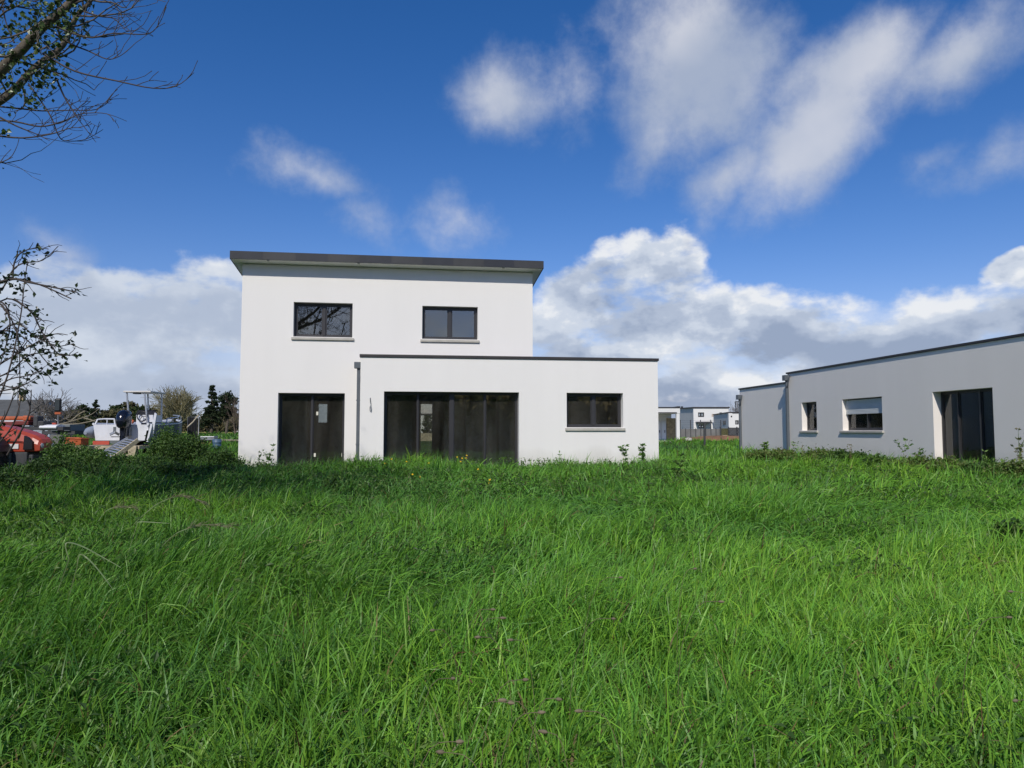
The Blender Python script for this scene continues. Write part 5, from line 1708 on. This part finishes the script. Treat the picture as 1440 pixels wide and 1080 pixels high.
# ------------------------------------------------------------------ boat on a platform
def boat():
    Y = 28.0
    p = at(172, 626, Y)
    gz = g(p.x, Y)
    # local x: along the transom to the right, y: towards the bow. heading swung to the right
    HEAD = R_(3)
    t = thing('motor_boat', 'white motor boat with black outboard, grey side and tubular sun roof', 'boat', (p.x, Y, gz), HEAD)
    kx = Y / FPX
    zz = lambda py: at(172, py, Y).z - gz
    ch = math.cos(HEAD)
    xx = lambda px: (at(px, 600, Y).x - p.x) / ch * .97
    xl, xr_ = xx(131), xx(208)
    W = (xr_ - xl)
    xc = (xl + xr_) / 2
    zk, zg = zz(626), zz(597)
    # hull as loft of stations from stern to bow
    def st(y, hw, zkeel, zchine, zgun):
        return [(xc - hw, y, zgun), (xc - hw * .9, y, zchine), (xc, y, zkeel), (xc + hw * .9, y, zchine), (xc + hw, y, zgun)]
    hw = W / 2
    S = [st(0, hw, zk, zk + .18, zg), st(1.6, hw * 1.02, zk, zk + .2, zg), st(3.0, hw * .95, zk + .04, zk + .3, zg + .05), st(4.2, hw * .62, zk + .2, zk + .5, zg + .14), st(5.0, hw * .12, zk + .55, zk + .75, zg + .22)]
    # topsides: left white, right grey; bottom red
    m = MB(); m.loft([[s[0], s[1]] for s in S], close=False, smooth=False, cap=False); m.add([S[0][0], S[0][1], S[0][3], S[0][4]], [(0, 1, 2, 3)]); hull = m.build('hull', M_boatw, t)
    m = MB(); m.loft([[(s[4][0] * .99 + .02, s[4][1], s[2][2] + .02), (s[4][0] + .035, s[4][1], s[4][2] + .10)] for s in S], close=False, smooth=False, cap=False)
    m.build('grey_side', M_hullg, t)
    m = MB(); m.loft([[s[1], s[2], s[3]] for s in S], close=False, smooth=False, cap=False); m.add([S[0][1], S[0][2], S[0][3]], [(0, 1, 2)]); m.build('bottom', M_hullg, t)
    m = MB()
    m.box(xl + .02, xl + .62, -.03, -.004, zk + .02, zk + .16); m.build('boot_stripe', M_red, t)
    m = MB(); m.add([S[k][i] for k in range(5) for i in (0, 4)], [(2 * k, 2 * k + 2, 2 * k + 3, 2 * k + 1) for k in range(4)]); m.v = [(x, y, z - .22) for x, y, z in m.v]; m.build('deck', M_boatw, t)
    m = MB()
    for i, sd in ((0, -1), (4, 1)):
        m.tube([Vector(S[k][i]) + Vector((0, 0, .02)) for k in range(5)], .045, 6)
    m.build('gunwale', M_boatw, t)
    # inflated tube end at the left
    m = MB(); m.tube([(xl - .16, -.25, zg - .32), (xl - .16, .05, zg - .30), (xl - .16, .5, zg - .28), (xl - .15, 2.6, zg - .2)], [.06, .20, .25, .22], 12); m.build('side_fender', mat('grey_blue_tube', (.27, .31, .37), .5, .1), t)
    # left stern rail
    m = MB()
    m.tube([(xl + .05, .05, zg), (xl + .1, .1, zz(590)), (xl + .25, .3, zz(589)), (xl + .62, .3, zz(589)), (xl + .66, .3, zg)], .03, 6)
    m.tube([(xl + .36, .3, zz(589)), (xl + .36, .3, zg)], .02, 6); m.build('stern_rail', M_boatw, t)
    # outboard engine
    ex = xx(181)
    e = MB()
    def ring(z, hx, y0, y1, n=16):
        return [(ex + hx * math.copysign(abs(math.cos(q)) ** .7, math.cos(q)), (y0 + y1) / 2 + (y1 - y0) / 2 * math.copysign(abs(math.sin(q)) ** .7, math.sin(q)), z) for q in [2 * PI * i / n for i in range(n)]]
    zt, zb = zz(577), zz(602)
    prof = [(0, .16, -.66, -.10), (.10, .22, -.74, -.06), (.35, .25, -.78, -.04), (.65, .25, -.74, -.03), (.85, .22, -.64, -.04), (.96, .15, -.52, -.10), (1, .06, -.42, -.2)]
    e.loft([ring(zb + (zt - zb) * f, hx * .84, a, b) for f, hx, a, b in prof])
    eng = e.build('outboard_motor', M_outb, t)
    e = MB(); e.loft([ring(z, hx, a, b, 12) for z, hx, a, b in ((zb, .13, -.55, -.16), (zb - .25, .11, -.55, -.2), (zb - .55, .09, -.60, -.25), (zb - .62, .04, -.62, -.2))]); e.build('engine_leg', M_outb, eng)
    e = MB(); e.box(ex - .13, ex + .13, -.2, -.0, zb - .3, zb + .05); e.build('engine_bracket', M_steel, eng, bevel=.02)
    e = MB(); e.box(ex - .30, ex - .08, -.72, -.35, zb - .34, zb - .31); e.box(ex + .08, ex + .2, -.72, -.35, zb - .34, zb - .31); e.build('cavitation_plate', M_outb, eng)
    e = MB()
    for k in range(3):
        M = Matrix.Translation((ex - .22, -.62, zb - .15)) @ Matrix.Rotation(k * 2 * PI / 3, 4, 'Y') @ Matrix.Rotation(.5, 4, 'Z')
        e.box(-.05, .05, -.015, .015, .02, .19, M)
    e.build('propeller', M_steel, eng)
    # console with windscreen opening
    cx0, cx1 = xx(182), xx(206)
    cy = .55
    m = MB()
    wall_holes(m, cx0, cx1, zg - .55, zz(583), [(cx0 + .30 * (cx1 - cx0), cx0 + .62 * (cx1 - cx0), zg - .30, zg + .06)], cy, cy + .06)
    m.box(cx0, cx0 + .05, cy + .06, cy + .8, zg - .55, zz(583)); m.box(cx1 - .05, cx1, cy + .06, cy + .8, zg - .55, zz(583)); m.box(cx0 + .05, cx1 - .05, cy + .06, cy + .8, zz(583) - .05, zz(583))
    con = m.build('console', M_boatw, t)
    m = MB(); m.box(cx0 + .30 * (cx1 - cx0), cx0 + .62 * (cx1 - cx0), cy + .03, cy + .05, zg - .30, zg + .06); m.build('locker_opening', M_black, con)
    m = MB()
    c = Vector(((cx0 + cx1) / 2 - .05, cy - .12, zz(585)))
    m.tube([c + Vector((.19 * math.cos(a), .02, .19 * math.sin(a))) for a in [2 * PI * i / 18 for i in range(19)]], .022, 6)
    for k in range(3): m.tube([c, c + Vector((.19 * math.cos(k * 2.1), .02, .19 * math.sin(k * 2.1)))], .014, 5)
    m.build('steering_wheel', M_black, con)
    m = MB()
    m.loft([[(c.x + .42 * math.cos(a) * s_, cy + .25 + .2 * math.sin(a) * s_, zz(583) + h) for a in [PI * i / 8 for i in range(9)]] for s_, h in ((1, 0), (.8, .2))], close=False, cap=False)
    m.build('windscreen', M_outb, con)
    # side panels right of the console
    m = MB(); m.prism([(xx(206), zg - .5), (xx(213), zz(580)), (xx(216), zz(582)), (xx(211), zg - .5)], .25, .32); m.build('bulwark_post', M_boatw, t)
    m = MB(); m.prism([(xr_ - .03, zg - .65), (xr_ + .10, zg + .02), (xr_ + .18, zg + .02), (xr_ + .03, zg - .65)], -.02, .05); m.build('corner_strip', M_boatw, t)
    # sun roof on four posts
    zr = zz(551)
    y0, y1 = .45, 1.75
    rx0, rx1 = xx(165), xx(205)
    m = MB(); m.box(rx0, rx1, y0 - .1, y1, zr, zr + .06); roof = m.build('sun_roof', mat('roof_cream', (.60, .58, .54), .6, .1), t, bevel=.02)
    for x, y, bx in ((rx0 + .1, y0, rx0 + .24), (rx0 + .42, y1 - .2, rx0 + .5), (rx1 - .28, y0, rx1 - .12), (rx1 - .08, y1 - .2, rx1 - .06)):
        m = MB(); m.tube([(x, y, zr), (bx, y, zg - .1)], .034, 7); m.build('roof_post', M_alu, t)
    m = MB(); m.box(rx0 + .35, rx0 + .55, y0 - .05, y0 + .2, zr - .06, zr - .003); m.build('roof_lamp', M_black, roof)
    # things on the foredeck: white seats and rail
    m = MB(); m.box(xc - hw * .5, xc + hw * .75, 2.5, 3.6, zg - .2, zg + .12); m.build('seat_locker', M_boatw, t, bevel=.05)
    m = MB()
    m.tube([(xc + hw * .9, 1.9, zg), (xc + hw * .9, 2.0, zg + .26), (xc + hw * .85, 3.2, zg + .34), (xc + hw * .5, 4.3, zg + .42), (xc, 4.9, zg + .46)], .022, 6)
    for k, (a, b) in enumerate(((2.6, .30), (3.4, .36), (4.2, .42))): m.tube([(xc + hw * (.9 - .25 * max(0, a - 3.0)), a, zg), (xc + hw * (.9 - .25 * max(0, a - 3.0)), a, zg + b - .02)], .016, 5)
    m.build('bow_rail', M_alu, t)
    # orange gear on deck
    m = MB(); m.tube([(xl + .75, .5, zg + .02), (xl + .85, .5, zg + .14), (xl + 1.05, .5, zg + .17), (xl + 1.25, .5, zg + .1)], [.06, .1, .11, .07], 8); o = m.build('life_jacket', M_orange2)
    tag(o, 'orange life jacket lying on the boat deck behind the stern rail', 'life jacket')
    o.location = (p.x, Y, gz); o.rotation_euler = (0, 0, HEAD)
    # platform under the boat
    pl = thing('wooden_platform', 'weathered timber platform carrying the motor boat', 'platform', (p.x, Y, gz), HEAD)
    m = MB(); m.box(xl - .55, xr_ + .08, -.85, 4.0, zk - .13, zk - .012); m.build('deck_boards', M_woodpale, pl)
    for x in (xl - .5, xl + .3, xc - .1, xc + .5, xr_ - .05):
        for y in (-.8, 1.6, 3.8):
            m = MB(); m.box(x - .05, x + .05, y - .05, y + .05, -.2, zk - .133); m.build('leg', M_wood, pl)
    m = MB(); m.box(xl - .5, xr_, -.91, -.852, zk - .42, zk - .32); m.prism([(xl - .4, .05), (xl - .3, .0), (xc, zk - .2), (xc - .1, zk - .18)], -.96, -.912); m.build('brace', M_woodpale, pl)
    m = MB(); m.prism([(xr_ - .22, -.1), (xr_ - .06, -.1), (xr_ + .02, zk - .01), (xr_ - .3, zk - .01)], -.95, -.86); m.build('pale_strut', M_woodpale, pl)
    # boarding ladder
    A0, A1 = at(136, 643, 25.6), at(180, 617, 26.6)
    B0, B1 = at(154, 648, 25.2), at(194, 619, 26.2)
    ld = thing('boarding_ladder', 'pale ladder ramp leaning up to the boat stern', 'ladder', (A0.x, A0.y, g(A0.x, A0.y)))
    o0 = ld.location
    for a, b, mm in ((A0, A1, M_alu), (B0, B1, M_woodpale)):
        m = MB()
        d = (b - a).normalized(); up = Vector((0, 0, 1)); s = d.cross(up).normalized()
        M = Matrix.Translation(a - Vector(o0)) @ Matrix((( d.x, s.x, d.cross(s).x * -1, 0), (d.y, s.y, d.cross(s).y * -1, 0), (d.z, s.z, d.cross(s).z * -1, 0), (0, 0, 0, 1)))
        m.box(-.3, (b - a).length, -.025, .025, -.07, .07, M); m.build('rail', mm, ld)
    for k in range(10):
        f = (k + .5) / 10
        a, b = A0.lerp(A1, f) - Vector(o0), B0.lerp(B1, f) - Vector(o0)
        m = MB(); m.tube([a, b], .035, 6); m.build('rung', M_alu, ld)
    # dark sheet hanging at the bow
    q = at(270, 610, 31.5)
    gzq = g(q.x, 31.5)
    s0 = thing('black_tarp', 'black tarpaulin hung on a frame right of the grey hull', 'tarpaulin', (q.x, 31.5, gzq))
    zt_, zb_q = at(270, 587, 31.5).z - gzq, 0.0
    m = MB()
    n = 10
    m.loft([[(-.2 + .42 * i / n, .05 * math.sin(i * 1.3 + z * 2), z) for i in range(n + 1)] for z in np.linspace(zb_q, zt_, 6)], close=False, cap=False); m.build('sheet', M_black, s0)
    m = MB(); m.tube([(-.22, .08, -.1), (-.22, .08, zt_ + .02), (.24, .08, zt_ + .02), (.24, .08, -.1)], .025, 6); m.build('frame', M_steel, s0)
    a, b = at(263, 601, 30.5), at(279, 584, 31.3)
    mo = thing('mooring_rope', 'tan rope slanting up from the grey hull over the tarpaulin', 'rope', a)
    m = MB(); m.tube([Vector((0, 0, 0)), (b - a) * .5 + Vector((0, 0, -.04)), b - a], .03, 6); m.build('rope', M_woodpale, mo)


boat()
# junk on the grass right of the boat
q = at(294, 622, 40); gz = g(q.x, 40)
t = thing('stone_slab', 'grey slab on brick blocks in the grass left of the house', 'slab', (q.x, 40, gz), R_(8))
z0, z1 = at(294, 619, 40).z - gz, at(294, 613.5, 40).z - gz
MB().box(-.36, .36, -.4, .4, z0, z1).build('slab', M_steel, t, bevel=.02)
MB().box(-.38, -.18, -.3, .3, -.05, z0 - .003).box(.05, .2, -.3, .3, -.05, z0 - .003).build('block', mat('brick_block', (.20, .11, .07), .9, .2), t)
q = at(305, 626, 36); gz = g(q.x, 36)
t = thing('blue_drum', 'small blue drum standing beside the grey slab', 'drum', (q.x, 36, gz))
zt = at(305, 617.5, 36).z - gz
m = MB(); m.lathe([(.01, 0), (.2, 0), (.21, .04), (.2, zt * .33), (.212, zt * .35), (.2, zt * .37), (.2, zt * .66), (.212, zt * .68), (.2, zt * .7), (.21, zt - .03), (.19, zt), (.01, zt - .01)], 'z', n=20); m.build('drum_body', M_blue, t)
m = MB(); m.lathe([(.01, zt), (.05, zt), (.05, zt + .03), (.01, zt + .03)], 'z', (.08, 0, 0), 10); m.build('cap', M_black, t)
q = at(318, 620, 42); gz = g(q.x, 42)
o = MB().tube([(-.9, 0, 0), (0, .02, .03), (.9, 0, .01)], [.06, .07, .06], 8).build('log', M_palebark, loc=(q.x, 42, at(318, 620, 42).z)); tag(o, 'pale pole lying level in the grass beside the house corner', 'pole')
# pale field strip far left
for i, (a, b, nm) in enumerate(((268, 300, 'field'),)):
    x0, x1 = at(225, 605, 98).x, at(335, 605, 98).x
    o = MB().box(x0, x1, 96, 104, .86, .99).build('field', mat('stubble_field', (.33, .27, .11), .95, .2, .4)); tag(o, kind='structure')

# ------------------------------------------------------------------ sky
def build_sky():
    w = bpy.data.worlds.new('World')
    scene.world = w
    w.use_nodes = True
    nt = w.node_tree
    nt.nodes.clear()
    L = nt.links.new
    out = nd(nt, 'ShaderNodeOutputWorld')
    bg = nd(nt, 'ShaderNodeBackground')
    STR = 0.10
    bg.inputs['Strength'].default_value = STR
    L(bg.outputs[0], out.inputs[0])
    sky = nd(nt, 'ShaderNodeTexSky', sky_type='NISHITA')
    sky.sun_disc = False
    sky.sun_elevation = SUN_EL
    sky.sun_rotation = PI + SUN_AZ
    sky.air_density = 1.0
    sky.dust_density = 0.25
    sky.ozone_density = 2.2
    hs = nd(nt, 'ShaderNodeHueSaturation')
    hs.inputs['Saturation'].default_value = SKY_SAT
    hs.inputs['Value'].default_value = SKY_VAL
    L(sky.outputs[0], hs.inputs['Color'])
    gm = nd(nt, 'ShaderNodeVectorMath', operation='MULTIPLY'); gm.inputs[1].default_value = (1.12, .90, 1.10)
    L(hs.outputs[0], gm.inputs[0])
    tc = nd(nt, 'ShaderNodeTexCoord')
    sp = nd(nt, 'ShaderNodeSeparateXYZ')
    L(tc.outputs['Generated'], sp.inputs[0])
    def M(op, a=None, b=None, c=None, clamp=False):
        n = nd(nt, 'ShaderNodeMath', operation=op)
        n.use_clamp = clamp
        for i, v in enumerate((a, b, c)):
            if v is None: continue
            if isinstance(v, (int, float)): n.inputs[i].default_value = v
            else: L(v, n.inputs[i])
        return n.outputs[0]
    az = M('ARCTAN2', sp.outputs['X'], sp.outputs['Y'])
    el = M('ARCSINE', sp.outputs['Z'])
    cb = nd(nt, 'ShaderNodeCombineXYZ')
    L(az, cb.inputs[0]); L(el, cb.inputs[1])
    P = cb.outputs[0]

    def noise(vec, scale, detail=7, rough=.55, off=(0, 0, 0), stretch=(1, 1, 1), col=False):
        mp = nd(nt, 'ShaderNodeMapping')
        mp.inputs['Location'].default_value = off
        mp.inputs['Scale'].default_value = stretch
        L(vec, mp.inputs['Vector'])
        n = nd(nt, 'ShaderNodeTexNoise')
        n.inputs['Scale'].default_value = scale
        n.inputs['Detail'].default_value = detail
        n.inputs['Roughness'].default_value = rough
        L(mp.outputs[0], n.inputs['Vector'])
        return n.outputs['Color' if col else 'Fac']
    # domain warp
    wn = noise(P, 5.0, 6, .5, (3, 1, 0), col=True)
    sub = nd(nt, 'ShaderNodeVectorMath', operation='SUBTRACT'); L(wn, sub.inputs[0]); sub.inputs[1].default_value = (.5, .5, .5)
    scl = nd(nt, 'ShaderNodeVectorMath', operation='SCALE'); L(sub.outputs[0], scl.inputs[0]); scl.inputs['Scale'].default_value = .13
    add = nd(nt, 'ShaderNodeVectorMath', operation='ADD'); L(P, add.inputs[0]); L(scl.outputs[0], add.inputs[1])
    PW = add.outputs[0]

    def azel(px, py):
        d = ray(px, py).normalized()
        return math.atan2(d.x, d.y), math.asin(d.z)

    def field(blobs, vec, grow_=1.0):
        cur = None
        for b in blobs:
            px, py, rx, ry, rot, amp = b
            if px is None:
                a, e_ = py
                sx, sy = rx, ry
            else:
                a, e_ = azel(px, py)
                sx, sy = rx / FPX * .93 * grow_, ry / FPX * .95 * grow_
            mp = nd(nt, 'ShaderNodeMapping', vector_type='TEXTURE')
            mp.inputs['Location'].default_value = (a, e_, 0)
            mp.inputs['Rotation'].default_value = (0, 0, R_(rot))
            mp.inputs['Scale'].default_value = (sx, sy, 1)
            L(vec, mp.inputs['Vector'])
            ln = nd(nt, 'ShaderNodeVectorMath', operation='LENGTH')
            L(mp.outputs[0], ln.inputs[0])
            v = M('MULTIPLY_ADD', ln.outputs['Value'], -amp, amp)
            if cur is None: cur = v
            else:
                s = nd(nt, 'ShaderNodeMath', operation='SMOOTH_MAX')
                L(cur, s.inputs[0]); L(v, s.inputs[1]); s.inputs[2].default_value = .07
                cur = s.outputs[0]
        return cur

    def mrange(v, a, b, c=0., d=1., smooth=True):
        n = nd(nt, 'ShaderNodeMapRange')
        if smooth: n.interpolation_type = 'SMOOTHSTEP'
        L(v, n.inputs['Value'])
        n.inputs['From Min'].default_value = a; n.inputs['From Max'].default_value = b
        n.inputs['To Min'].default_value = c; n.inputs['To Max'].default_value = d
        return n.outputs[0]
    A = [(725, 145, 92, 88, -20, .9), (800, 120, 60, 80, 0, .45),
         (980, 95, 150, 165, 20, 1.05), (930, 190, 80, 70, 20, .55),
         (1195, 105, 130, 85, 10, 1.0), (1145, 200, 150, 95, 40, 1.0), (1040, 262, 85, 58, 25, 1.0), (1350, 85, 170, 62, 18, .85), (1010, 320, 60, 40, 10, .4),
         (432, 265, 92, 36, -12, .62), (495, 325, 60, 42, -25, .5), (632, 308, 72, 38, 5, .50), (1405, 250, 85, 34, 14, .5), (1320, 252, 60, 30, 30, .4), (74, 345, 32, 34, 20, .5), (985, 350, 20, 30, 0, .5),
         (None, (2.9, .62), .30, .18, 20, .9), (None, (-2.6, .5), .3, .15, 0, .8), (None, (2.2, .9), .4, .2, 0, .8), (None, (-1.4, .7), .35, .2, 0, .8), (None, (1.5, .6), .3, .2, 0, .8), (None, (3.0, .16), .35, .08, 0, .8)]
    fA = field(A, PW, 1.14)
    nA = noise(P, 6.5, 12, .62, (11, 4, 0))
    dA = mrange(M('MULTIPLY_ADD', nA, 1.7, M('ADD', fA, -.85)), 0.0, .92, 0, .84)
    B = [(190, 495, 250, 125, 0, 1.1), (60, 400, 62, 46, 0, .9), (330, 450, 180, 86, 0, .8), (30, 470, 110, 90, 0, .9),
         (925, 400, 135, 72, 8, 1.1), (830, 430, 95, 95, 0, 1.0), (800, 520, 230, 110, 0, 1.1), (1020, 475, 230, 80, -4, 1.0), (1230, 505, 260, 70, 4, 1.0), (1430, 480, 170, 74, 8, 1.0), (1425, 395, 36, 20, 0, .9),
         (1000, 570, 420, 60, 0, .9), (1400, 575, 400, 60, 0, .9), (500, 560, 500, 70, 0, .9), (-300, 520, 400, 110, 0, 1.0), (1900, 500, 400, 110, 0, 1.0),
         (None, (2.4, .06), .9, .12, 0, 1.0), (None, (-2.2, .07), .9, .14, 0, 1.0), (None, (3.1, .05), .8, .1, 0, 1.0)]
    fB = field(B, PW)
    nB = noise(P, 12.0, 10, .57, (2, 7, 0), (1, 1.35, 1))
    rawB = M('MULTIPLY_ADD', nB, 1.15, M('ADD', fB, -.575))
    holes = noise(P, 9.0, 6, .55, (8, 2, 0), (1, 2.0, 1))
    dB = M('MULTIPLY', mrange(rawB, .0, .30, 0, .97), mrange(holes, .34, .48, .38, 1.0))
    # shading: lit tops, grey blue bases
    nB2 = noise(P, 12.0, 10, .57, (2, 7 + .030 * 1.35, 0), (1, 1.35, 1))
    big = noise(P, 6.5, 5, .55, (5, 5, 0), (1, 1.7, 1))
    big2 = noise(P, 6.5, 5, .55, (5, 5 + .06 * 1.7, 0), (1, 1.7, 1))
    sh = M('MULTIPLY_ADD', M('SUBTRACT', nB, nB2), 1.5, .50)
    sh = M('MULTIPLY_ADD', M('SUBTRACT', big, big2), 2.2, sh)
    edge = mrange(rawB, .0, .75, .40, -.14)
    sh = M('ADD', sh, edge)
    sh = M('MULTIPLY_ADD', M('SUBTRACT', nB, .5), .45, sh)
    elg = mrange(el, .02, .24, -.20, .26, False)
    sh = M('ADD', sh, elg)
    kz = mrange(az, -.42, -.12, .42, 1.0)          # the bank on the left is a smoother haze
    sh = M('MULTIPLY_ADD', M('SUBTRACT', sh, .50), kz, .50, clamp=True)
    cr = nd(nt, 'ShaderNodeValToRGB')
    cr.color_ramp.interpolation = 'EASE'
    els = cr.color_ramp.elements
    els[0].position = .0; els[0].color = (.31, .38, .52, 1)
    els[1].position = 1.; els[1].color = (.84, .86, .89, 1)
    e1 = els.new(.40); e1.color = (.45, .52, .65, 1)
    e2 = els.new(.72); e2.color = (.62, .68, .78, 1)
    L(sh, cr.inputs['Fac'])
    ca = nd(nt, 'ShaderNodeValToRGB')
    ca.color_ramp.elements[0].position = .15; ca.color_ramp.elements[0].color = (.43, .49, .61, 1)
    ca.color_ramp.elements[1].position = .95; ca.color_ramp.elements[1].color = (.68, .70, .76, 1)
    nAs = noise(P, 5.0, 4, .45, (11, 4, 0))
    nA2 = noise(P, 5.0, 4, .45, (11 - .03, 4 + .06, 0))
    shA = M('MULTIPLY_ADD', M('SUBTRACT', nAs, nA2), 2.4, M('MULTIPLY_ADD', dA, .40, .26), clamp=True)
    L(shA, ca.inputs['Fac'])

    def scale_col(c):
        v = nd(nt, 'ShaderNodeVectorMath', operation='SCALE'); L(c, v.inputs[0]); v.inputs['Scale'].default_value = 1 / STR
        return v.outputs[0]
    m1 = nd(nt, 'ShaderNodeMix', data_type='RGBA')
    L(dB, m1.inputs['Factor']); L(gm.outputs[0], m1.inputs['A']); L(scale_col(cr.outputs[0]), m1.inputs['B'])
    m2 = nd(nt, 'ShaderNodeMix', data_type='RGBA')
    L(dA, m2.inputs['Factor']); L(m1.outputs['Result'], m2.inputs['A']); L(scale_col(ca.outputs[0]), m2.inputs['B'])
    L(m2.outputs['Result'], bg.inputs['Color'])


SUN_EL, SUN_AZ = R_(41), R_(12)
SKY_SAT, SKY_VAL = 1.38, 1.0
build_sky()
sun = bpy.data.lights.new('sun', 'SUN')
sun.energy = 3.6
sun.angle = R_(.53)
sun.color = (1.0, .95, .87)
so = bpy.data.objects.new('sun', sun)
COL.objects.link(so)
# sun stands behind the camera, a little to the left: light travels towards (+sin az, +cos az, -tan el)
d = Vector((math.sin(SUN_AZ) * math.cos(SUN_EL), math.cos(SUN_AZ) * math.cos(SUN_EL), -math.sin(SUN_EL)))
so.rotation_euler = d.to_track_quat('-Z', 'Y').to_euler()
so.location = (-10, -40, 40)

# ------------------------------------------------------------------ camera
cam = bpy.data.cameras.new('camera')
cam.sensor_width = 36.0
cam.lens = FPX / 1440.0 * 36.0
cam.clip_start = 0.05
cam.clip_end = 6000
co = bpy.data.objects.new('camera', cam)
COL.objects.link(co)
co.location = (0, 0, ZC)
co.rotation_euler = (PI / 2 + PITCH, 0, 0)
scene.camera = co
scene.view_settings.view_transform = 'Standard'
scene.view_settings.look = 'None'
scene.view_settings.exposure = 0
scene.view_settings.gamma = 1
scene.cycles.max_bounces = 8
scene.cycles.transparent_max_bounces = 16
